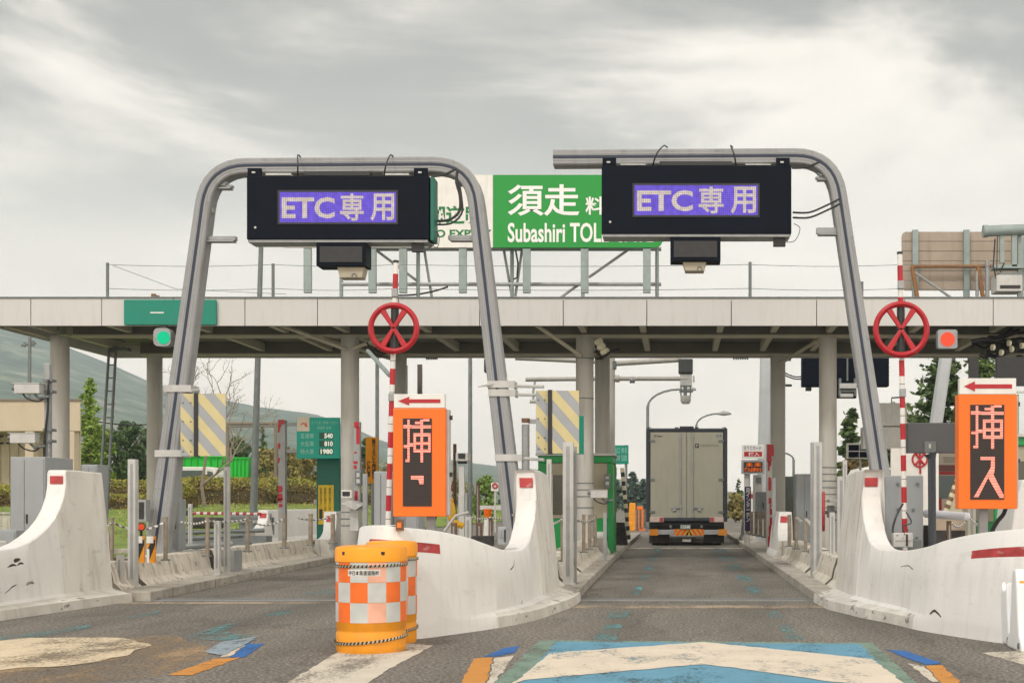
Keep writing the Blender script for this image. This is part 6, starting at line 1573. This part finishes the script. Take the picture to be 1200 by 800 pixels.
def conifer(label, px, Y, ytop, wpx, base, lm, dens=3500, seed=1, group=None, size=.14, droop=.25, layers=16, gap=.0, p=1.0):
    rn = random.Random(seed); x = PX(px,Y); zt = PZ(ytop,Y); w = wpx*Y/K/2; h = zt-base
    root = thing('conifer', label, 'tree', (x,Y,base), group)
    g = MB(); g.tube([(x,Y,base),(x,Y,zt-.02*h)], [h*.022,h*.002], 8)
    br = []
    for k in range(layers*6):
        t = (k+rn.random())/(layers*6); t0 = t
        a = rn.random()*6.28; L_ = w*(1-t)**p*(.55+.55*rn.random())+.04*w; z = base+h*(.08+.9*t)
        e = Vector((x+math.cos(a)*L_, Y+math.sin(a)*L_, z+L_*(.15-droop))); s = Vector((x,Y,z)); br.append((s,e,L_)); g.tube([s,e], [h*.005,h*.001], 4, caps=False)
    g.build('trunk', M('bark', (.12,.09,.065), .9, 0, .3, 8), root)
    g = MB(); g.keep = True
    tot = sum(b[2] for b in br)
    def pf(r):
        q = r.random()*tot
        for s, e, L_ in br:
            q -= L_
            if q <= 0: break
        f = r.random()**.7; c = s.lerp(e, f)
        return c+Vector((r.gauss(0,.09)*w, r.gauss(0,.09)*w, r.gauss(0,.03)*w))
    leaves(g, pf, dens, size, rn, .5); g.build('crown', lm, root)
    return root
larch = leaf_mat('larch_foliage', (.17,.27,.03), (.30,.42,.08))
dark = leaf_mat('dark_evergreen_foliage', (.04,.08,.028), (.10,.16,.05))
pine = leaf_mat('pine_foliage', (.05,.09,.028), (.12,.18,.05))
olive = leaf_mat('olive_bud_foliage', (.2,.17,.055), (.34,.30,.1))
fresh = leaf_mat('fresh_green_foliage', (.14,.24,.04), (.27,.38,.10))
brownish = leaf_mat('brown_hedge_foliage', (.12,.085,.03), (.22,.16,.05))
bluish = leaf_mat('blue_green_foliage', (.05,.09,.07), (.09,.14,.10))
fg = 'trees beyond the toll plaza'
conifer('light green larch right of the beige building', 105, 88, 440, 50, .5, larch, 9000, 3, fg, .14, .1, 18, p=.75)
broad('bright green undergrowth tree beneath the larch', 105, 92, 486, 46, .5, leaf_mat('yellow_green_foliage', (.13,.22,.02), (.25,.36,.05)), 3800, 4, group=fg, size=.15)
broad('dark tree right of the ladder', 148, 100, 488, 60, .5, dark, 3600, 5, group=fg, size=.18)
broad('dark tree behind the left arch leg', 196, 104, 500, 56, .5, dark, 3000, 6, group=fg, size=.18)
broad('dark evergreen seen through the brown frame', 285, 108, 508, 62, .5, dark, 3800, 7, group=fg, size=.18)
conifer('spiky dark conifer top inside the brown frame', 308, 104, 497, 26, 1, dark, 900, 8, fg, .2, .1, 8)
broad('olive budding tree right of the brown frame', 330, 84, 520, 58, .8, olive, 4200, 9, group=fg, size=.13)
broad('olive budding tree behind the price board', 372, 86, 524, 62, .8, olive, 4200, 10, group=fg, size=.13)
broad('dark tree top between the price board and the orange notice', 426, 104, 508, 22, .5, dark, 1500, 11, group=fg, size=.18)
broad('olive tree behind the yellow and green kiosk', 408, 90, 545, 50, .8, olive, 2600, 12, group=fg, size=.14)
broad('pale budding tree behind the left orange panel', 470, 96, 535, 60, 0, olive, 2400, 13, group=fg, size=.15)
broad('pale budding tree right of the left orange panel', 530, 96, 552, 44, 0, leaf_mat('pale_bud_foliage', (.25,.24,.13), (.36,.36,.2)), 2200, 14, group=fg, size=.15)
broad('light green tree in the middle distance', 569, 82, 556, 34, 0, fresh, 2800, 15, group=fg, size=.13)
broad('yellowish shrub row right of the light green tree', 597, 88, 576, 26, 0, olive, 1500, 16, group=fg, size=.13)
conifer('dark distant conifer left of the arch leg', 588, 190, 547, 15, 0, bluish, 900, 17, fg, .3, .2, 8)
conifer('blue green conifer left of the truck', 741, 170, 552, 24, 0, bluish, 2000, 18, fg, .3, .2, 10, p=.5)
conifer('second blue green conifer right beside the truck', 754, 190, 560, 22, 0, bluish, 1500, 19, fg, .3, .2, 10, p=.5)
broad('hazy round tree left of the road sign', 722, 200, 560, 26, 0, bluish, 1200, 20, group=fg, size=.35)
broad('olive shrub between the truck and the led board', 862, 90, 577, 28, 0, olive, 1600, 21, group=fg, size=.15)
conifer('thin small pine tip right of the truck', 866, 100, 558, 18, 0, pine, 360, 22, fg, .2, -.1, 6)
for k, (px, Y, yt, wp, mt, nm) in enumerate(((118,94,492,44,1,'second bright green undergrowth tree, just right of the larch'),(138,98,500,46,0,'dark round tree left of the ladder foot'),(168,103,494,50,0,'dark tree between the ladder and the left arch leg'),
      (215,108,512,50,0,'dark tree above the white van'),(250,110,514,46,0,'dark tree above the green containers'),(272,106,510,40,0,'dark tree left inside the brown frame'),(308,90,522,46,2,'olive budding tree just inside the brown frame'),
      (350,95,522,50,2,'olive budding tree left of the price board'),(395,96,530,44,2,'olive tree seen between price board and column'),(448,100,540,50,3,'pale bush behind the slender pole'),(500,98,552,56,3,'pale bush left of the hooded camera post'),
      (545,104,566,46,3,'pale bush behind the slender lamp pole'),(615,108,560,40,3,'pale bush behind the arch leg foot'),(640,112,562,40,2,'olive bush behind the middle barrier tower'))):
    broad(nm, px, Y, yt, wp, .5 if px < 400 else 0, (dark, MATS['yellow_green_foliage'], olive, MATS['pale_bud_foliage'])[mt], 3200, 60+k, group=fg, size=.15)
# right pines
conifer('tall pine above the dark sign box', 1105, 62, 405, 120, 0, pine, 13000, 23, fg, .16, .05, 12, p=.7)
conifer('pine right of the tall pine, behind the black panels', 1150, 60, 400, 100, 0, pine, 8000, 24, fg, .17, .05, 12, p=.7)
conifer('pine left of the pale stacked boxes', 997, 70, 476, 54, 0, pine, 7000, 25, fg, .15, .05, 10, p=.6)
broad('pine mass below the pale stacked boxes', 1050, 74, 470, 96, 0, pine, 5500, 26, group=fg, size=.17)
broad('brown leafless shrub behind the small dark panel', 1000, 66, 530, 50, 0, brownish, 3000, 27, group=fg, size=.13)
# bare tree
rn = random.Random(12); Y = 62
root = thing('bare_tree', 'leafless tree between the left arch leg and the tall pole', 'tree', (PX(240,Y),Y,1.0), fg)
g = MB()
def twig(p, d, L_, r, lev):
    q = p+d*L_; m = p.lerp(q, .5)+Vector((rn.gauss(0,.05), rn.gauss(0,.05), rn.gauss(0,.05)))*L_
    g.tube([p, m, q], [r, r*.85, r*.65], 5 if lev < 3 else 4, caps=False)
    if lev < 6:
        for k in range(3 if lev < 2 or rn.random() < .4 else 2):
            e = (d+Vector((rn.gauss(0,.5), rn.gauss(0,.4), rn.gauss(.12,.35)))).normalized(); twig(q if k < 2 else m, e, L_*rn.uniform(.62,.82), r*.68, lev+1)
twig(Vector((PX(240,Y),Y,1.0)), Vector((.02,0,1)), 2.5, .095, 0)
g.build('branches', M('pale_bark', (.24,.2,.16), .9, 0, .2, 6), root)
# hedges: clipped rounded rows
def hedge(label, pts, Y, base, seed, th=2.4, hm=None):
    rn = random.Random(seed); root = thing('hedge', label, 'hedge', (PX(pts[len(pts)//2][0],Y),Y,base), 'clipped brown and green hedges on the bank')
    g = MB(); g.keep = True; vs = []; n = len(pts); m = 12
    fine = cat3([(p[0],p[1],p[2] if len(p) > 2 else 0) for p in pts], 8)
    for i, f in enumerate(fine):
        x = PX(f.x, Y); zt = PZ(f.y, Y); e = min(1, min(i, len(fine)-1-i)/3+.12); yo = Y+f.z
        for k in range(m+1):
            a = math.pi*k/m; c = -math.cos(a); s = math.sin(a)
            yy = yo+c*th/2*e; zz = base+(zt-base)*(s**.45)*(.6+.4*e)
            nz = mnoise.noise(Vector((x*1.2, yy*1.2, zz*1.5)))*.14
            g.v.append(Vector((x+nz, yy-nz*.6, zz+nz*.5)))
    for i in range(len(fine)-1):
        for k in range(m): a = i*(m+1)+k; g.f.append([a, a+m+1, a+m+2, a+1]); g.m.append(0); g.sm.append(True)
    surfv = list(g.v); g.build('hedge_mass', M('hedge_core', (.07,.055,.025), .95, 0, .4, 3, bump=.8), root)
    lf = [MB(), MB()]
    for k in range(9000):
        i = rn.randrange(len(surfv)-m-2); c = surfv[i].lerp(surfv[i+1], rn.random()).lerp(surfv[i+m+1], rn.random())
        top = (c.z-base)/(max(v.z for v in surfv[max(0,i-30):i+30])-base+.01)
        mb = lf[1] if rn.random() < (top-.52)*2.6 else lf[0]  # greener leaves towards the top; its sunny tone is put into their colour
        s = .055*(.5+rn.random()); u = Vector((rn.gauss(0,1), rn.gauss(0,1), rn.gauss(0,1))).normalized(); w = u.orthogonal().normalized(); c = c+Vector((rn.gauss(0,.04), rn.gauss(-.05,.05), rn.gauss(.02,.04)))
        o = len(mb.v); mb.v += [c-u*s, c+w*s*.6, c+u*s, c-w*s*.6]; mb.f.append([o,o+1,o+2,o+3]); mb.m.append(0); mb.sm.append(False)
    for mb, mm, nm in ((lf[0], brownish, 'brown_twigs'), (lf[1], leaf_mat('hedge_top_green', (.20,.21,.03), (.32,.29,.05)), 'sunny_green_tops')): mb.keep = True; mb.build(nm, mm, root)
hedge('hedge with a sloping end below the green containers', [(200,563),(230,560),(262,561),(300,562),(322,572)], 70, 1.25, 1)
hedge('long hedge running behind the flaking post and kiosk', [(288,569),(310,561),(345,562),(375,566),(405,570),(440,574)], 74, 1.2, 2)
hedge('hedge behind the ladder, left of the arch leg', [(95,563),(115,563),(150,564),(185,564),(215,570)], 68, 1.25, 3)
hedge('lower brown hedge in front of the ladder hedge', [(100,582),(125,580),(160,581),(190,583),(205,588)], 60, 1.0, 4)
hedge('hedge at the far left beside the small control box', [(-60,568),(-20,569),(15,570),(30,574)], 62, .6, 5)
hedge('small rounded shrub row left of the grass path', [(196,568),(208,566),(218,569),(222,578)], 60, 1.0, 6)
# grass tufts on the bank
rn = random.Random(2); g = MB(); g.keep = True
for k in range(9000):
    x = -13.4-rn.random()**1.3*30; y = 44+rn.random()*26; z = bank_z(x, y); s = .05+.08*rn.random(); a = rn.random()*3.14; d = Vector((math.cos(a)*s*.35, math.sin(a)*s*.35, 0)); t = Vector((rn.gauss(0,.03), rn.gauss(0,.03), s))
    b = Vector((x,y,z-.01)); o = len(g.v); g.v += [b-d, b+d, b+t]; g.f.append([o,o+1,o+2]); g.m.append(0); g.sm.append(False)
o = g.build('grass_tufts', leaf_mat('grass_blades', (.2,.26,.04), (.34,.30,.12)), kind='stuff'); o['label'] = 'grass blades on the bank below the hedges'
# stones and pots by bank
one('dark_planter', 'dark low planter at the end of the red and white bar', 'planter', MB().pb(218,256,606,619,45,.8), tar, None, .1)

# ------------------------------------------------------------------ world, sun, camera
w = bpy.data.worlds.new('World'); scene.world = w; w.use_nodes = True
nt = w.node_tree; N = nt.nodes; L = nt.links; bg = N['Background']
SE, SR = R(48), R(205)
sky = N.new('ShaderNodeTexSky'); sky.sky_type = 'NISHITA'; sky.sun_disc = False; sky.sun_elevation = SE; sky.sun_rotation = SR; sky.air_density = 1.5; sky.dust_density = 3
tc = N.new('ShaderNodeTexCoord')
def nnode(scale, detail, stretch, rough=.55, off=(0,0,0), dist=0):
    mp = N.new('ShaderNodeMapping'); mp.inputs['Scale'].default_value = stretch; mp.inputs['Location'].default_value = off; L.new(tc.outputs['Generated'], mp.inputs['Vector'])
    q = N.new('ShaderNodeTexNoise'); q.inputs['Scale'].default_value = scale; q.inputs['Detail'].default_value = detail; q.inputs['Roughness'].default_value = rough; q.inputs['Distortion'].default_value = dist
    L.new(mp.outputs['Vector'], q.inputs['Vector']); return q.outputs['Fac']
sx = N.new('ShaderNodeSeparateXYZ'); L.new(tc.outputs['Generated'], sx.inputs[0])
def rng(s, a, b, c, d, cl=True, smooth=False):
    m = N.new('ShaderNodeMapRange'); m.inputs['From Min'].default_value = a; m.inputs['From Max'].default_value = b; m.inputs['To Min'].default_value = c; m.inputs['To Max'].default_value = d
    if smooth: m.interpolation_type = 'SMOOTHSTEP'
    L.new(s, m.inputs['Value']); return m.outputs['Result']
def mth(op, a, b):
    m = N.new('ShaderNodeMath'); m.operation = op
    for i, v in enumerate((a, b)):
        if isinstance(v, (int, float)): m.inputs[i].default_value = v
        else: L.new(v, m.inputs[i])
    return m.outputs[0]
el = sx.outputs['Z']
n1 = nnode(2.6, 9, (1,1,3.0), .55, SKYOFF, .5)
band_ = rng(el, .13, .33, 0, 1, smooth=True)                 # cloud deck thickens above ~12 degrees
n1b = mth('ADD', mth('ADD', n1, rng(el, .2, .38, 0, .13)), mth('MULTIPLY', sx.outputs['X'], -.16))
dk_ = mth('MULTIPLY', band_, rng(n1b, .44, .64, 0.04, 1, smooth=True))
bright = rng(el, .4, 1, 1, 1.25)                              # brighter towards the zenith
back = rng(sx.outputs['Y'], .1, -1, 0, .45, smooth=True)      # sun veiled behind the camera
n2 = nnode(5, 6, (1,1,3), .6, (2,1,0), .2)
dens = mth('MULTIPLY', mth('SUBTRACT', 1, mth('MULTIPLY', dk_, .6)), rng(n2, .3, .7, .88, 1.12))
val = mth('MULTIPLY', mth('MULTIPLY', dens, bright), mth('ADD', 1, back))
cr = N.new('ShaderNodeMix'); cr.data_type = 'RGBA'; cr.inputs['A'].default_value = (1.66,1.48,1.28,1); cr.inputs['B'].default_value = (1.34,1.21,1.07,1); L.new(dk_, cr.inputs['Factor'])
sc = N.new('ShaderNodeVectorMath'); sc.operation = 'SCALE'; L.new(cr.outputs['Result'], sc.inputs[0]); L.new(val, sc.inputs['Scale'])
sk = N.new('ShaderNodeVectorMath'); sk.operation = 'SCALE'; L.new(sky.outputs['Color'], sk.inputs[0]); sk.inputs['Scale'].default_value = .1
mx = N.new('ShaderNodeMix'); mx.data_type = 'RGBA'; mx.inputs['Factor'].default_value = .93; L.new(sk.outputs[0], mx.inputs['A']); L.new(sc.outputs[0], mx.inputs['B'])
L.new(mx.outputs['Result'], bg.inputs['Color']); bg.inputs['Strength'].default_value = 1.0
sd = bpy.data.lights.new('sun', 'SUN'); sd.energy = 1.5; sd.angle = R(10); sd.color = (1,.97,.93); so = bpy.data.objects.new('sun', sd); col.objects.link(so)
# sun direction: behind the camera, slightly left
az = R(205); dirv = Vector((math.sin(az)*math.cos(SE), math.cos(az)*math.cos(SE), math.sin(SE))); so.rotation_euler = dirv.to_track_quat('Z', 'Y').to_euler(); so.location = (0,-20,40)

cd = bpy.data.cameras.new('camera'); cam = bpy.data.objects.new('camera', cd); col.objects.link(cam); scene.camera = cam
cam.location = (0,0,H); cam.rotation_euler = (R(90),0,0); cd.sensor_width = 36; cd.lens = 45; cd.shift_x = -(CX-600)/1200; cd.shift_y = (CY-400)/1200; cd.clip_end = 5000; cd.clip_start = .1
# haze
if HAZE:
    g = MB(); g.box(-4100, 4100, -60, 3260, -7, 780); hm = bpy.data.materials.new('haze_air'); hm.use_nodes = True; nn = hm.node_tree; nn.nodes.clear()
    o_ = nn.nodes.new('ShaderNodeOutputMaterial'); pv = nn.nodes.new('ShaderNodeVolumePrincipled'); pv.inputs['Density'].default_value = HAZE; pv.inputs['Color'].default_value = (.70,.88,1,1); pv.inputs['Anisotropy'].default_value = 0
    nn.links.new(pv.outputs['Volume'], o_.inputs['Volume']); hz = g.build('haze', hm, kind='stuff'); hz['label'] = 'pale haze in front of the far hills'
scene.view_settings.view_transform = 'Standard'; scene.view_settings.look = 'None'; scene.view_settings.exposure = EXPO; scene.view_settings.gamma = 1
